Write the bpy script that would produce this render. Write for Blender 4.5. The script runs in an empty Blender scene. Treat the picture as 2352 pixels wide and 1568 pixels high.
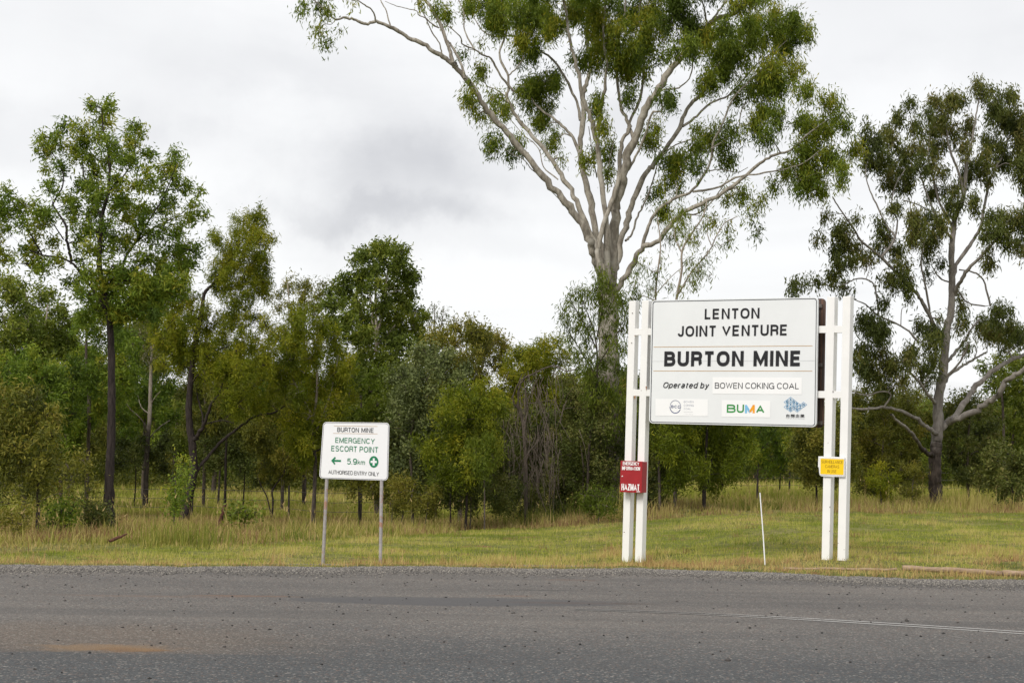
import bpy, math, random
import numpy as np
from mathutils import Vector, Matrix

# ------------------------------------------------------------------ camera
sc = bpy.context.scene
col = sc.collection
VW, VH, FV = 2352.0, 1568.0, 4134.5          # photograph measured at 2352 x 1568, focal length in those pixels
KS = 2560.0 / 2352.0
CAMZ = 1.6
PITCH = math.atan(247.0 / FV); ROLL = math.atan(0.0318)
Fd = np.array([0, math.cos(PITCH), math.sin(PITCH)])
U0 = np.array([0, -math.sin(PITCH), math.cos(PITCH)])
R0 = np.array([1.0, 0, 0])
Rd = math.cos(ROLL) * R0 + math.sin(ROLL) * U0
Ud = math.cos(ROLL) * U0 - math.sin(ROLL) * R0
cam = bpy.data.objects.new('camera', bpy.data.cameras.new('camera'))
col.objects.link(cam); sc.camera = cam
cam.data.sensor_width = 36; cam.data.lens = 36 * FV / VW
cam.data.clip_start = 0.1; cam.data.clip_end = 3000
cam.matrix_world = Matrix(((Rd[0], Ud[0], -Fd[0], 0), (Rd[1], Ud[1], -Fd[1], 0), (Rd[2], Ud[2], -Fd[2], CAMZ), (0, 0, 0, 1)))

def ray(vx, vy):
    d = Fd * FV + (vx - VW / 2) * Rd - (vy - VH / 2) * Ud
    return d / d[1]
def D(vx, vy, Y):
    p = ray(vx, vy) * Y; p[2] += CAMZ; return p

# ------------------------------------------------------------------ light
SUN_EL, SUN_AZ = 42.0, 214.0                  # azimuth clockwise from +Y (the view direction)
sun = bpy.data.objects.new('sun', bpy.data.lights.new('sun', 'SUN'))
col.objects.link(sun)
sun.data.energy = 1.5; sun.data.angle = math.radians(24); sun.data.color = (1.0, 0.955, 0.88)
_a = math.radians(SUN_AZ); _e = math.radians(SUN_EL)
sdir = Vector((math.sin(_a) * math.cos(_e), math.cos(_a) * math.cos(_e), math.sin(_e)))
sun.rotation_euler = sdir.to_track_quat('Z', 'Y').to_euler()
vs = sc.view_settings
vs.view_transform = 'Standard'; vs.look = 'None'; vs.gamma = 1.0; vs.exposure = 0.60
vs.use_curve_mapping = False

def math_node(nt, op, a, b=None, c=None, clamp=False):
    n = nt.nodes.new('ShaderNodeMath'); n.operation = op; n.use_clamp = clamp
    for i, v in enumerate((a, b, c)):
        if v is None: continue
        if hasattr(v, 'is_output'): nt.links.new(v, n.inputs[i])
        else: n.inputs[i].default_value = v
    return n.outputs[0]
def vmath(nt, op, a, b=None):
    n = nt.nodes.new('ShaderNodeVectorMath'); n.operation = op
    for i, v in enumerate((a, b)):
        if v is None: continue
        if hasattr(v, 'is_output'): nt.links.new(v, n.inputs[i])
        else: n.inputs[i].default_value = v
    return n.outputs['Value'] if op in ('LENGTH', 'DOT_PRODUCT') else n.outputs[0]
def maprange(nt, v, a, b, c, d, smooth=True):
    n = nt.nodes.new('ShaderNodeMapRange'); n.interpolation_type = 'SMOOTHSTEP' if smooth else 'LINEAR'
    nt.links.new(v, n.inputs[0])
    for i, q in zip((1, 2, 3, 4), (a, b, c, d)): n.inputs[i].default_value = q
    return n.outputs[0]
def noise(nt, vec, scale, detail=3, rough=0.55, dist=0.0, color=False):
    n = nt.nodes.new('ShaderNodeTexNoise')
    n.inputs['Scale'].default_value = scale; n.inputs['Detail'].default_value = detail
    n.inputs['Roughness'].default_value = rough; n.inputs['Distortion'].default_value = dist
    if vec is not None: nt.links.new(vec, n.inputs['Vector'])
    return n.outputs['Color' if color else 'Fac']
def mixc(nt, fac, a, b, mode='MIX'):
    n = nt.nodes.new('ShaderNodeMix'); n.data_type = 'RGBA'; n.blend_type = mode
    for i, v in ((0, fac), (6, a), (7, b)):
        if hasattr(v, 'is_output'): nt.links.new(v, n.inputs[i])
        else: n.inputs[i].default_value = v if i == 0 else (*v[:3], 1)
    return n.outputs[2]

world = bpy.data.worlds.new('World'); sc.world = world; world.use_nodes = True
nt = world.node_tree; nt.nodes.clear()
out = nt.nodes.new('ShaderNodeOutputWorld')
sky = nt.nodes.new('ShaderNodeTexSky'); sky.sky_type = 'NISHITA'; sky.sun_disc = False
sky.sun_elevation = math.radians(SUN_EL); sky.sun_rotation = math.radians(SUN_AZ)
bg1 = nt.nodes.new('ShaderNodeBackground'); nt.links.new(sky.outputs[0], bg1.inputs[0]); bg1.inputs[1].default_value = 0.08
tc = nt.nodes.new('ShaderNodeTexCoord'); gen = tc.outputs['Generated']
sep = nt.nodes.new('ShaderNodeSeparateXYZ'); nt.links.new(gen, sep.inputs[0])
zz = math_node(nt, 'MAXIMUM', math_node(nt, 'ADD', sep.outputs[2], 0.10), 0.06)
cmb = nt.nodes.new('ShaderNodeCombineXYZ')
nt.links.new(math_node(nt, 'DIVIDE', sep.outputs[0], zz), cmb.inputs[0])
nt.links.new(math_node(nt, 'DIVIDE', sep.outputs[1], zz), cmb.inputs[1])
n1 = noise(nt, cmb.outputs[0], 1.1, 5, 0.5, 0.3)
n2 = noise(nt, gen, 9.0, 4, 0.55, 0.2)
warpc = noise(nt, gen, 7.0, 7, 0.62, 0.0, True)
warp = vmath(nt, 'MULTIPLY', vmath(nt, 'SUBTRACT', warpc, (0.5, 0.5, 0.5)), (0.18, 0.16, 0.09))
wdir = vmath(nt, 'ADD', gen, warp)
def ndir(vx, vy):
    d = ray(vx, vy); return d / np.linalg.norm(d)
n0 = noise(nt, vmath(nt, 'MULTIPLY', gen, (3.2, 3.2, 9.0)), 1.0, 6, 0.55, 0.5)
dark = math_node(nt, 'ADD', maprange(nt, n1, 0.44, 0.78, 0.0, 0.09), maprange(nt, n0, 0.48, 0.72, 0.0, 0.13))
# individual grey cloud bellies: direction of each, its angular half-width and half-height, its depth of grey
for vx, vy, rx, rz, k in ((870, 450, 0.085, 0.032, 0.28), (880, 508, 0.08, 0.011, 0.24), (860, 330, 0.06, 0.035, 0.12), (70, 290, 0.10, 0.022, 0.20), (330, 250, 0.05, 0.035, 0.12),
                          (1100, 585, 0.10, 0.012, 0.11), (2060, 60, 0.13, 0.05, 0.16), (250, 60, 0.16, 0.035, 0.13), (650, 160, 0.10, 0.02, 0.08), (1500, 300, 0.05, 0.015, 0.10), (2200, 900, 0.10, 0.010, 0.22), (1130, 400, 0.06, 0.02, 0.10)):
    c = ndir(vx, vy)
    v = vmath(nt, 'MULTIPLY', vmath(nt, 'SUBTRACT', wdir, tuple(c)), (1 / rx, 1 / 0.25, 1 / rz))
    dark = math_node(nt, 'ADD', dark, maprange(nt, vmath(nt, 'LENGTH', v), 1.25, 0.15, 0.0, k))
dark = math_node(nt, 'MULTIPLY', dark, maprange(nt, n2, 0.25, 0.7, 0.65, 1.15))
cloudcol = mixc(nt, math_node(nt, 'MULTIPLY', dark, 1.0, clamp=True), (0.672, 0.674, 0.678), (0.24, 0.244, 0.275))
bg2 = nt.nodes.new('ShaderNodeBackground'); nt.links.new(cloudcol, bg2.inputs[0]); bg2.inputs[1].default_value = 1.0
mx = nt.nodes.new('ShaderNodeMixShader'); mx.inputs[0].default_value = 0.95
nt.links.new(bg1.outputs[0], mx.inputs[1]); nt.links.new(bg2.outputs[0], mx.inputs[2]); nt.links.new(mx.outputs[0], out.inputs[0])

rng = np.random.default_rng(7)
random.seed(7)

# ------------------------------------------------------------------ terrain function
def sm(t): t = np.clip(t, 0, 1); return t * t * (3 - 2 * t)
_perm = np.random.default_rng(3).random((256, 256))
def vnoise(x, y, s):
    x = np.asarray(x, float) * s; y = np.asarray(y, float) * s
    xi = np.floor(x).astype(int); yi = np.floor(y).astype(int); fx = sm(x - xi); fy = sm(y - yi)
    g = lambda i, j: _perm[i % 256, j % 256]
    return (g(xi, yi) * (1 - fx) + g(xi + 1, yi) * fx) * (1 - fy) + (g(xi, yi + 1) * (1 - fx) + g(xi + 1, yi + 1) * fx) * fy
def fbm(x, y, s): return (vnoise(x, y, s) * .5 + vnoise(x + 17.3, y + 5.1, s * 2.1) * .3 + vnoise(x - 7.7, y + 31.9, s * 4.3) * .2)
def H0(x, y):
    x = np.asarray(x, float); y = np.asarray(y, float)
    return 0.018 * 12 * np.tanh(x / 12) - 0.55 * sm((y - 30) / 24) * sm((5 - x) / 8)
def G(vx, vy, fn=H0):
    r = ray(vx, vy); z = 0.0
    for _ in range(14):
        t = (z - CAMZ) / r[2]; t = min(max(t, 3), 400)
        z = float(fn(r[0] * t, t))
    return np.array([r[0] * t, t, z])
edge_px = [(-500, 1292), (0, 1300), (600, 1302), (900, 1303), (1176, 1304), (1426, 1307), (1676, 1314), (1926, 1323), (2176, 1330), (2352, 1334), (2800, 1346)]
long_px = [(-300, 1266), (0, 1262), (300, 1250), (606, 1238), (877, 1227), (1098, 1209), (1423, 1202), (1840, 1194), (2352, 1192), (2700, 1192)]
_e = np.array([G(*p)[:2] for p in edge_px]); _l = np.array([G(*p)[:2] for p in long_px])
def Ye(x): return np.interp(x, _e[:, 0], _e[:, 1]) + 0.0
def Yl(x): return np.interp(x, _l[:, 0], _l[:, 1])
def EN(x):
    x = np.asarray(x, float); z = np.zeros_like(x)
    return Ye(x) + (fbm(x, z, .9) - .5) * .75 + (fbm(x + 3, z + 8, 4.0) - .5) * .35 + .05
def HG(x, y):                                    # visible ground surface off the road
    e = EN(x)
    lift = -0.07 + 0.10 * sm((np.asarray(y) - e + 0.10) / 0.22)
    lift = lift + np.clip((np.asarray(x) - 3.05) * .066, -.12, .12) * sm((np.asarray(y) - e) / 1.6)
    return H0(x, y) + lift + (fbm(x, y, 0.9) - .5) * 0.10 * sm((np.asarray(y) - e) / 2.5)

# ------------------------------------------------------------------ object helpers
def tag(o, label=None, cat=None, group=None, kind=None):
    if label: o['label'] = label
    if cat: o['category'] = cat
    if group: o['group'] = group
    if kind: o['kind'] = kind
    return o
def empty(name, loc, label=None, cat=None, group=None):
    o = bpy.data.objects.new(name, None); col.objects.link(o); o.location = tuple(loc); o.empty_display_size = .2
    return tag(o, label, cat, group)
def mesh_np(name, V, Fc, mat=None, parent=None, tint=None, smooth=False):
    V = np.asarray(V, np.float32).reshape(-1, 3); Fc = np.asarray(Fc, np.int32)
    k = Fc.shape[1]
    me = bpy.data.meshes.new(name)
    me.vertices.add(len(V)); me.vertices.foreach_set('co', V.ravel())
    me.loops.add(Fc.size); me.loops.foreach_set('vertex_index', Fc.ravel())
    me.polygons.add(len(Fc)); me.polygons.foreach_set('loop_start', np.arange(0, Fc.size, k, dtype=np.int32))
    if smooth: me.polygons.foreach_set('use_smooth', np.ones(len(Fc), bool))
    if tint is not None:
        a = me.attributes.new('tint', 'FLOAT', 'POINT'); a.data.foreach_set('value', np.asarray(tint, np.float32))
    me.update(calc_edges=True); me.validate(verbose=False)
    o = bpy.data.objects.new(name, me); col.objects.link(o)
    if mat: me.materials.append(mat)
    if parent: o.parent = parent
    return o
class MB:
    """collects boxes / polygons / tubes, builds one mesh"""
    def __init__(s): s.v = []; s.f = []
    def add(s, vs, fs):
        b = len(s.v); s.v += [tuple(map(float, v)) for v in vs]; s.f += [tuple(b + i for i in f) for f in fs]
    def box(s, O, ex, ey, ez, x0, x1, y0, y1, z0, z1):
        O, ex, ey, ez = map(np.asarray, (O, ex, ey, ez))
        vs = [O + ex * x + ey * y + ez * z for z in (z0, z1) for y in (y0, y1) for x in (x0, x1)]
        s.add(vs, [(0, 2, 3, 1), (4, 5, 7, 6), (0, 1, 5, 4), (2, 6, 7, 3), (0, 4, 6, 2), (1, 3, 7, 5)])
    def build(s, name, mat, parent=None, bevel=0, smooth=False):
        me = bpy.data.meshes.new(name); me.from_pydata(s.v, [], s.f); me.update()
        o = bpy.data.objects.new(name, me); col.objects.link(o); me.materials.append(mat)
        if smooth:
            for p in me.polygons: p.use_smooth = True
        if bevel:
            m = o.modifiers.new('bevel', 'BEVEL'); m.width = bevel; m.segments = 2; m.limit_method = 'ANGLE'
        if parent:
            o.parent = parent
            off = np.array(parent.location)
            pp = parent.parent
            while pp is not None: off = off + np.array(pp.location); pp = pp.parent
            me.transform(Matrix.Translation(tuple(-off)))
        return o
def smooth_path(pts, rad, n=5, wob=0.0, rg=None):
    P = np.asarray(pts, float); R = np.asarray(rad, float)
    if len(P) < 2: return P, R
    Q = np.vstack([2 * P[0] - P[1], P, 2 * P[-1] - P[-2]]); o = []; r = []
    for i in range(1, len(Q) - 2):
        for t in np.linspace(0, 1, n, endpoint=False):
            a, b, c, d = Q[i - 1], Q[i], Q[i + 1], Q[i + 2]
            o.append(.5 * ((2 * b) + (-a + c) * t + (2 * a - 5 * b + 4 * c - d) * t * t + (-a + 3 * b - 3 * c + d) * t ** 3))
            r.append(R[i - 1] * (1 - t) + R[i] * t)
    o.append(P[-1]); r.append(R[-1]); o = np.array(o); r = np.array(r)
    if wob and len(o) > 2: o[1:-1] += (rg or rng).normal(0, 1, (len(o) - 2, 3)) * wob * r[1:-1, None]
    return o, r
class Tubes:
    def __init__(s): s.V = []; s.F = []; s.n = 0
    def tube(s, P, R, k=6, lump=0.0):
        P = np.asarray(P, float); R = np.asarray(R, float); m = len(P)
        T = np.gradient(P, axis=0); T /= np.linalg.norm(T, axis=1)[:, None] + 1e-9
        ref = np.array([0.31, 0.95, 0.05]); A = np.cross(T, ref); A /= np.linalg.norm(A, axis=1)[:, None] + 1e-9
        B = np.cross(T, A); th = np.linspace(0, 2 * math.pi, k, endpoint=False)
        rr = R[:, None] * (1 + (lump * np.sin(th * 2 + 1.3)[None] * np.sin(np.arange(m) * .9)[:, None] if lump else 0))
        V = P[:, None] + rr[..., None] * (np.cos(th)[None, :, None] * A[:, None] + np.sin(th)[None, :, None] * B[:, None])
        i = np.arange(m - 1)[:, None] * k; j = np.arange(k)[None]; j2 = (j + 1) % k
        F = np.stack([i + j, i + j2, i + k + j2, i + k + j], -1).reshape(-1, 4) + s.n
        s.V.append(V.reshape(-1, 3)); s.F.append(F); s.n += m * k
    def build(s, name, mat, parent, off, smooth=True):
        if not s.V: return None
        return mesh_np(name, np.vstack(s.V) - np.asarray(off), np.vstack(s.F), mat, parent, smooth=smooth)

# ------------------------------------------------------------------ materials
def new_mat(name):
    m = bpy.data.materials.new(name); m.use_nodes = True; nt = m.node_tree
    return m, nt, nt.nodes['Principled BSDF'], nt.nodes['Material Output']
def objco(nt): return nt.nodes.new('ShaderNodeTexCoord').outputs['Object']
def geoco(nt): return nt.nodes.new('ShaderNodeNewGeometry').outputs['Position']
def bump(nt, bs, h, strength, dist):
    b = nt.nodes.new('ShaderNodeBump'); b.inputs['Strength'].default_value = strength; b.inputs['Distance'].default_value = dist
    nt.links.new(h, b.inputs['Height']); nt.links.new(b.outputs[0], bs.inputs['Normal'])
def plain(name, c, rough=.6, metal=0.0, var=0.08, scale=8, dirt=None, spec=.4):
    m, nt, bs, _ = new_mat(name); P = objco(nt)
    n = noise(nt, P, scale, 4, .6)
    f = maprange(nt, n, .35, .65, 1 - var, 1 + var)
    rgb = nt.nodes.new('ShaderNodeCombineXYZ')
    for i in range(3): rgb.inputs[i].default_value = c[i]
    sc_ = nt.nodes.new('ShaderNodeVectorMath'); sc_.operation = 'SCALE'
    nt.links.new(rgb.outputs[0], sc_.inputs[0]); nt.links.new(f, sc_.inputs[3]); colr = sc_.outputs[0]
    if dirt:
        dc, amt, ds = dirt
        d = maprange(nt, noise(nt, P, ds, 5, .7), 1 - amt, 1 - amt + .08, 0, 1)
        colr = mixc(nt, d, colr, dc)
    nt.links.new(colr, bs.inputs['Base Color'])
    bs.inputs['Roughness'].default_value = rough; bs.inputs['Metallic'].default_value = metal
    bs.inputs['Specular IOR Level'].default_value = spec
    return m
def leaf_mat(name, cols, trans=.3, rough=.55, spec=.18):
    m, nt, bs, o = new_mat(name)
    at = nt.nodes.new('ShaderNodeAttribute'); at.attribute_name = 'tint'
    cr = nt.nodes.new('ShaderNodeValToRGB'); nt.links.new(at.outputs['Fac'], cr.inputs[0])
    el = cr.color_ramp.elements
    while len(el) < len(cols): el.new(.5)
    for i, c in enumerate(cols): el[i].position = i / (len(cols) - 1); el[i].color = (*c, 1)
    nt.links.new(cr.outputs[0], bs.inputs['Base Color']); bs.inputs['Roughness'].default_value = rough
    bs.inputs['Specular IOR Level'].default_value = spec
    tr = nt.nodes.new('ShaderNodeBsdfTranslucent'); nt.links.new(mixc(nt, 1.0, cr.outputs[0], (1.0, 1.15, .6), 'MULTIPLY'), tr.inputs[0])
    mx = nt.nodes.new('ShaderNodeMixShader'); mx.inputs[0].default_value = trans
    nt.links.new(bs.outputs[0], mx.inputs[1]); nt.links.new(tr.outputs[0], mx.inputs[2]); nt.links.new(mx.outputs[0], o.inputs[0])
    return m
def bark_mat(name, a, b, c=None, low=None, lowz=(1, 2), stretch=(6, 6, 1.2), bumpd=.02):
    m, nt, bs, _ = new_mat(name); P = objco(nt)
    v = vmath(nt, 'MULTIPLY', P, stretch)
    n = noise(nt, v, 1.6, 5, .65, .6)
    colr = mixc(nt, maprange(nt, n, .38, .62, 0, 1), a, b)
    if c is not None:
        n3 = noise(nt, vmath(nt, 'MULTIPLY', P, (2.2, 2.2, 2.2)), 1.0, 4, .6, .4)
        colr = mixc(nt, maprange(nt, n3, .55, .68, 0, .8), colr, c)
    if low is not None:
        sp = nt.nodes.new('ShaderNodeSeparateXYZ'); nt.links.new(P, sp.inputs[0])
        z = math_node(nt, 'ADD', sp.outputs[2], math_node(nt, 'MULTIPLY', math_node(nt, 'SUBTRACT', noise(nt, P, 4, 3), .5), .9))
        n4 = noise(nt, vmath(nt, 'MULTIPLY', P, (14, 14, 4)), 1.0, 4, .7)
        lowc = mixc(nt, maprange(nt, n4, .4, .65, 0, 1), low, tuple(x * 2.2 for x in low))
        colr = mixc(nt, maprange(nt, z, lowz[0], lowz[1], 1, 0), colr, lowc)
    nt.links.new(colr, bs.inputs['Base Color']); bs.inputs['Roughness'].default_value = .85
    bs.inputs['Specular IOR Level'].default_value = .2
    bump(nt, bs, n, .8, bumpd)
    return m

M = {}
M['gum_leaf'] = leaf_mat('gum_leaf', [(0.0662, 0.0971, 0.0137), (0.1229, 0.1698, 0.0175), (0.2007, 0.2339, 0.0215), (0.3661, 0.3032, 0.0293)], .35)
M['gum_leaf_red'] = leaf_mat('gum_leaf_reddish', [(.052, .066, .016), (.092, .112, .022), (.135, .142, .030), (.21, .165, .055)], .3)
M['acacia_leaf'] = leaf_mat('acacia_leaf', [(0.0700, 0.1095, 0.0155), (0.1274, 0.1887, 0.0222), (0.2160, 0.2641, 0.0288), (0.4113, 0.3582, 0.0420)], .35)
M['wattle_leaf'] = leaf_mat('wattle_leaf', [(0.0761, 0.0990, 0.0081), (0.1369, 0.1669, 0.0114), (0.2282, 0.2396, 0.0163), (0.3803, 0.3247, 0.0285)], .4)
M['dark_leaf'] = leaf_mat('dark_leaf', [(0.0621, 0.0875, 0.0156), (0.1073, 0.1421, 0.0200), (0.1638, 0.2005, 0.0267), (0.2543, 0.2551, 0.0335)], .25)
M['olive_leaf'] = leaf_mat('olive_leaf', [(0.0661, 0.0767, 0.0156), (0.1210, 0.1277, 0.0209), (0.1926, 0.1825, 0.0261), (0.2934, 0.2283, 0.0459)], .3)
M['grey_leaf'] = leaf_mat('grey_leaf', [(0.0568, 0.0711, 0.0238), (0.1004, 0.1210, 0.0389), (0.1620, 0.1891, 0.0648), (0.2592, 0.2722, 0.0972)], .2)
M['shade_leaf'] = leaf_mat('shrub_leaf', [(0.0496, 0.0609, 0.0174), (0.0795, 0.1004, 0.0222), (0.1241, 0.1397, 0.0297), (0.1949, 0.1701, 0.0557)], .25)  # dull dark green foliage of the shrubs and bushes
M['green_leaf'] = leaf_mat('fresh_leaf', [(0.0684, 0.0928, 0.0112), (0.1140, 0.1527, 0.0161), (0.1750, 0.2073, 0.0226), (0.2737, 0.2618, 0.0363)], .4)
M['far_leaf'] = leaf_mat('far_leaf', [(0.0594, 0.0711, 0.0151), (0.1113, 0.1234, 0.0216), (0.1765, 0.1820, 0.0302), (0.2786, 0.2372, 0.0432)], .3)
M['grass'] = leaf_mat('grass_blade', [(.165, .205, .028), (.30, .325, .050), (.42, .40, .095), (.60, .47, .20), (.40, .235, .125)], .3, .7, .12)
M['lgrass'] = leaf_mat('long_grass_blade', [(.13, .165, .030), (.245, .245, .050), (.36, .31, .09), (.50, .38, .17), (.24, .14, .075)], .3, .7, .12)
M['gum_bark'] = bark_mat('gum_bark', (.38, .345, .29), (.205, .178, .148), (.44, .41, .36), (.045, .034, .028), (3.0, 4.6), (5, 5, 1.5), .015)  # lower trunk: dark bark stocking, with the shade there put into its colour too
M['gum_bark_right'] = bark_mat('grey_gum_bark', (.26, .235, .21), (.17, .15, .135), (.30, .27, .245), (.035, .027, .022), (1.6, 2.3), (5, 5, 1.5), .015)
M['pale_bark'] = bark_mat('pale_bark', (.36, .31, .26), (.24, .20, .165), None, (.05, .04, .035), (2.4, 3.2), (6, 6, 2), .01)
M['dark_bark'] = bark_mat('dark_bark', (0.0220, 0.0165, 0.0157), (0.0468, 0.0358, 0.0319), None, None, stretch=(16, 16, 3), bumpd=.02)
M['brown_bark'] = bark_mat('brown_bark', (0.0638, 0.0495, 0.0390), (0.1200, 0.0960, 0.0788), None, None, stretch=(14, 14, 3), bumpd=.015)
M['dead_twig'] = bark_mat('dead_twig', (.09, .07, .055), (.16, .13, .105), None, None, stretch=(20, 20, 4), bumpd=.004)

# ------------------------------------------------------------------ ground and road
def grid_obj(name, xs, ys, zf, mat):
    X, Y = np.meshgrid(xs, ys); Z = zf(X, Y); V = np.stack([X, Y, Z], -1).reshape(-1, 3)
    nx, ny = len(xs), len(ys); i = (np.arange(ny - 1)[:, None] * nx + np.arange(nx - 1)[None]).ravel()
    o = mesh_np(name, V, np.stack([i, i + 1, i + nx + 1, i + nx], -1), mat, smooth=True)
    return tag(o, kind='structure')
def soft_blob(nt, P, cx, cy, rx, ry, wamp, wscale, hard=.25):
    w = vmath(nt, 'MULTIPLY', vmath(nt, 'SUBTRACT', noise(nt, P, wscale, 4, .6, 0, True), (.5, .5, .5)), (wamp, wamp * ry / rx * 2, 0))
    v = vmath(nt, 'MULTIPLY', vmath(nt, 'SUBTRACT', vmath(nt, 'ADD', P, w), (cx, cy, 0)), (1 / rx, 1 / ry, 0))
    return maprange(nt, vmath(nt, 'LENGTH', v), 1 + hard, 1 - hard, 0, 1)
# bare ground
m, nt, bs, _ = new_mat('earth'); P = geoco(nt)
a = mixc(nt, maprange(nt, noise(nt, P, .45, 5, .6), .35, .65, 0, 1), (.20, .215, .05), (.28, .25, .09))
a = mixc(nt, maprange(nt, noise(nt, P, 5, 5, .7), .4, .62, 0, .8), a, (.10, .105, .035))
a = mixc(nt, maprange(nt, noise(nt, P, 1.1, 4, .6, .5), .60, .68, 0, .85), a, (.25, .125, .065))
nt.links.new(a, bs.inputs['Base Color']); bs.inputs['Roughness'].default_value = .95; bs.inputs['Specular IOR Level'].default_value = .1
bump(nt, bs, noise(nt, P, 22, 5, .7), 1, .05); M['earth'] = m
xs = np.concatenate([[-900, -400, -200, -120, -80, -60, -45], np.arange(-36, -12, 1.0), np.arange(-12, 16, .2), np.arange(16, 36, 1.0), [45, 60, 80, 120, 200, 400, 900]])
ys = np.concatenate([[-200, -60, 0, 12], np.arange(18, 30, .14), np.arange(30, 60, .5), np.arange(60, 110, 2.5), [130, 170, 230, 320, 500, 900, 1500]])
grid_obj('ground', xs, ys, HG, M['earth'])

# asphalt
m, nt, bs, _ = new_mat('asphalt'); P = geoco(nt)
flat = vmath(nt, 'MULTIPLY', P, (1, 1, 0))
big = noise(nt, vmath(nt, 'MULTIPLY', flat, (.35, 1, 0)), .55, 5, .6, .3)
line = G(0, 1508), G(150, 1498), G(360, 1487), G(640, 1470), G(1300, 1475), G(2352, 1560)
base = mixc(nt, maprange(nt, big, .35, .65, 0, 1), (.112, .104, .097), (.146, .133, .120))
spY = nt.nodes.new('ShaderNodeSeparateXYZ'); nt.links.new(P, spY.inputs[0])
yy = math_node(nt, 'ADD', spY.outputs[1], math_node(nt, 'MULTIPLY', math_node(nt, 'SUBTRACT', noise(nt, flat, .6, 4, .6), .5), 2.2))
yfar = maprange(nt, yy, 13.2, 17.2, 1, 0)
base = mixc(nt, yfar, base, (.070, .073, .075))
dust = soft_blob(nt, P, *G(120, 1468)[:2], 2.0, 1.35, 1.0, 1.5, .5)
cut = maprange(nt, math_node(nt, 'ADD', spY.outputs[1], math_node(nt, 'MULTIPLY', math_node(nt, 'SUBTRACT', noise(nt, flat, 3, 4), .5), .3)),
               float(line[1][1]) - .06, float(line[1][1]) + .10, 0, 1)
base = mixc(nt, math_node(nt, 'MULTIPLY', math_node(nt, 'MULTIPLY', dust, cut), .75), base, (.140, .112, .088))
# chips
vor = nt.nodes.new('ShaderNodeTexVoronoi'); vor.inputs['Scale'].default_value = 62; nt.links.new(flat, vor.inputs['Vector'])
sv = nt.nodes.new('ShaderNodeSeparateColor'); nt.links.new(vor.outputs['Color'], sv.inputs[0])
fine = noise(nt, flat, 38, 3, .75)
spk = math_node(nt, 'MULTIPLY', maprange(nt, sv.outputs[0], 0, 1, .68, 1.32, False), maprange(nt, fine, .3, .7, .62, 1.4, False))
s_ = nt.nodes.new('ShaderNodeVectorMath'); s_.operation = 'SCALE'; nt.links.new(base, s_.inputs[0]); nt.links.new(spk, s_.inputs[3]); base = s_.outputs[0]
base = mixc(nt, maprange(nt, sv.outputs[1], .93, .96, 0, .7), base, (.36, .33, .29))
base = mixc(nt, maprange(nt, sv.outputs[2], .92, .95, 0, .55), base, (.20, .13, .10))
# smooth dark bitumen patch, orange soil spills
pc = G(1050, 1381)
patch = soft_blob(nt, P, pc[0], pc[1], 1.75, .50, .5, 1.2, .14)
base = mixc(nt, math_node(nt, 'MULTIPLY', patch, .85), base, (.046, .043, .045))
pc2 = G(1330, 1384)
base = mixc(nt, math_node(nt, 'MULTIPLY', soft_blob(nt, P, pc2[0], pc2[1], .75, .12, .5, 5, .5), .7), base, (.07, .045, .035))
for (vx, vy, rx, ry, k, c) in ((285, 1490, .30, .13, .95, (.13, .060, .022)), (240, 1486, .46, .24, .75, (.23, .145, .075)), (565, 1368, .55, .10, .6, (.24, .135, .08)), (330, 1368, .9, .10, .25, (.24, .135, .08)),
                               (1170, 1367, .3, .10, .45, (.19, .12, .085)), (1310, 1331, .35, .12, .5, (.19, .12, .085)), (1220, 1354, .5, .08, .5, (.05, .045, .045))):
    c0 = G(vx, vy); base = mixc(nt, math_node(nt, 'MULTIPLY', soft_blob(nt, P, c0[0], c0[1], rx, ry, .75, 3.5, .45), k), base, c)
# wandering dark cracks and scuffs running along the road in the near seal
cv = vmath(nt, 'MULTIPLY', flat, (.33, 2.2, 0))
cn = noise(nt, cv, 1.7, 5, .62, .7)
crack = maprange(nt, math_node(nt, 'ABSOLUTE', math_node(nt, 'SUBTRACT', cn, .5)), 0.0, .011, 1, 0)
crack = math_node(nt, 'MULTIPLY', crack, maprange(nt, noise(nt, flat, .9, 3), .45, .56, 0, .85))
crack = math_node(nt, 'MULTIPLY', crack, maprange(nt, spY.outputs[1], 15.5, 14.0, 0, 1))
base = mixc(nt, crack, base, (.028, .028, .03))
cn2 = noise(nt, vmath(nt, 'MULTIPLY', flat, (.5, 5, 0)), 1.6, 4, .6, .3)
base = mixc(nt, maprange(nt, cn2, .58, .72, 0, .30), base, (.06, .06, .062))
tr_ = noise(nt, vmath(nt, 'MULTIPLY', flat, (.06, .9, 0)), 1.0, 5, .6, .3)
base = mixc(nt, maprange(nt, tr_, .46, .66, 0, .42), base, (.074, .071, .069))
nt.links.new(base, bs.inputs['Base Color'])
nt.links.new(maprange(nt, patch, 0, 1, .85, .62, False), bs.inputs['Roughness']); bs.inputs['Specular IOR Level'].default_value = .3
hh = math_node(nt, 'ADD', math_node(nt, 'MULTIPLY', vor.outputs['Distance'], -1.0), math_node(nt, 'MULTIPLY', fine, .8))
hh = math_node(nt, 'MULTIPLY', hh, maprange(nt, patch, 0, 1, 1, .2, False))
bump(nt, bs, hh, .9, .012); M['asphalt'] = m
xs = np.concatenate([[-300, -120, -60, -30], np.arange(-18, 20, .15), [30, 60, 120, 300]])
rows = np.linspace(0, 1, 60) ** .6
X = np.repeat(xs[None], 60, 0); E_ = Ye(xs) + .75
Y = -40 + (E_[None] + 40) * rows[:, None]; Z = H0(X, Y)
i = (np.arange(59)[:, None] * len(xs) + np.arange(len(xs) - 1)[None]).ravel()
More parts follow.
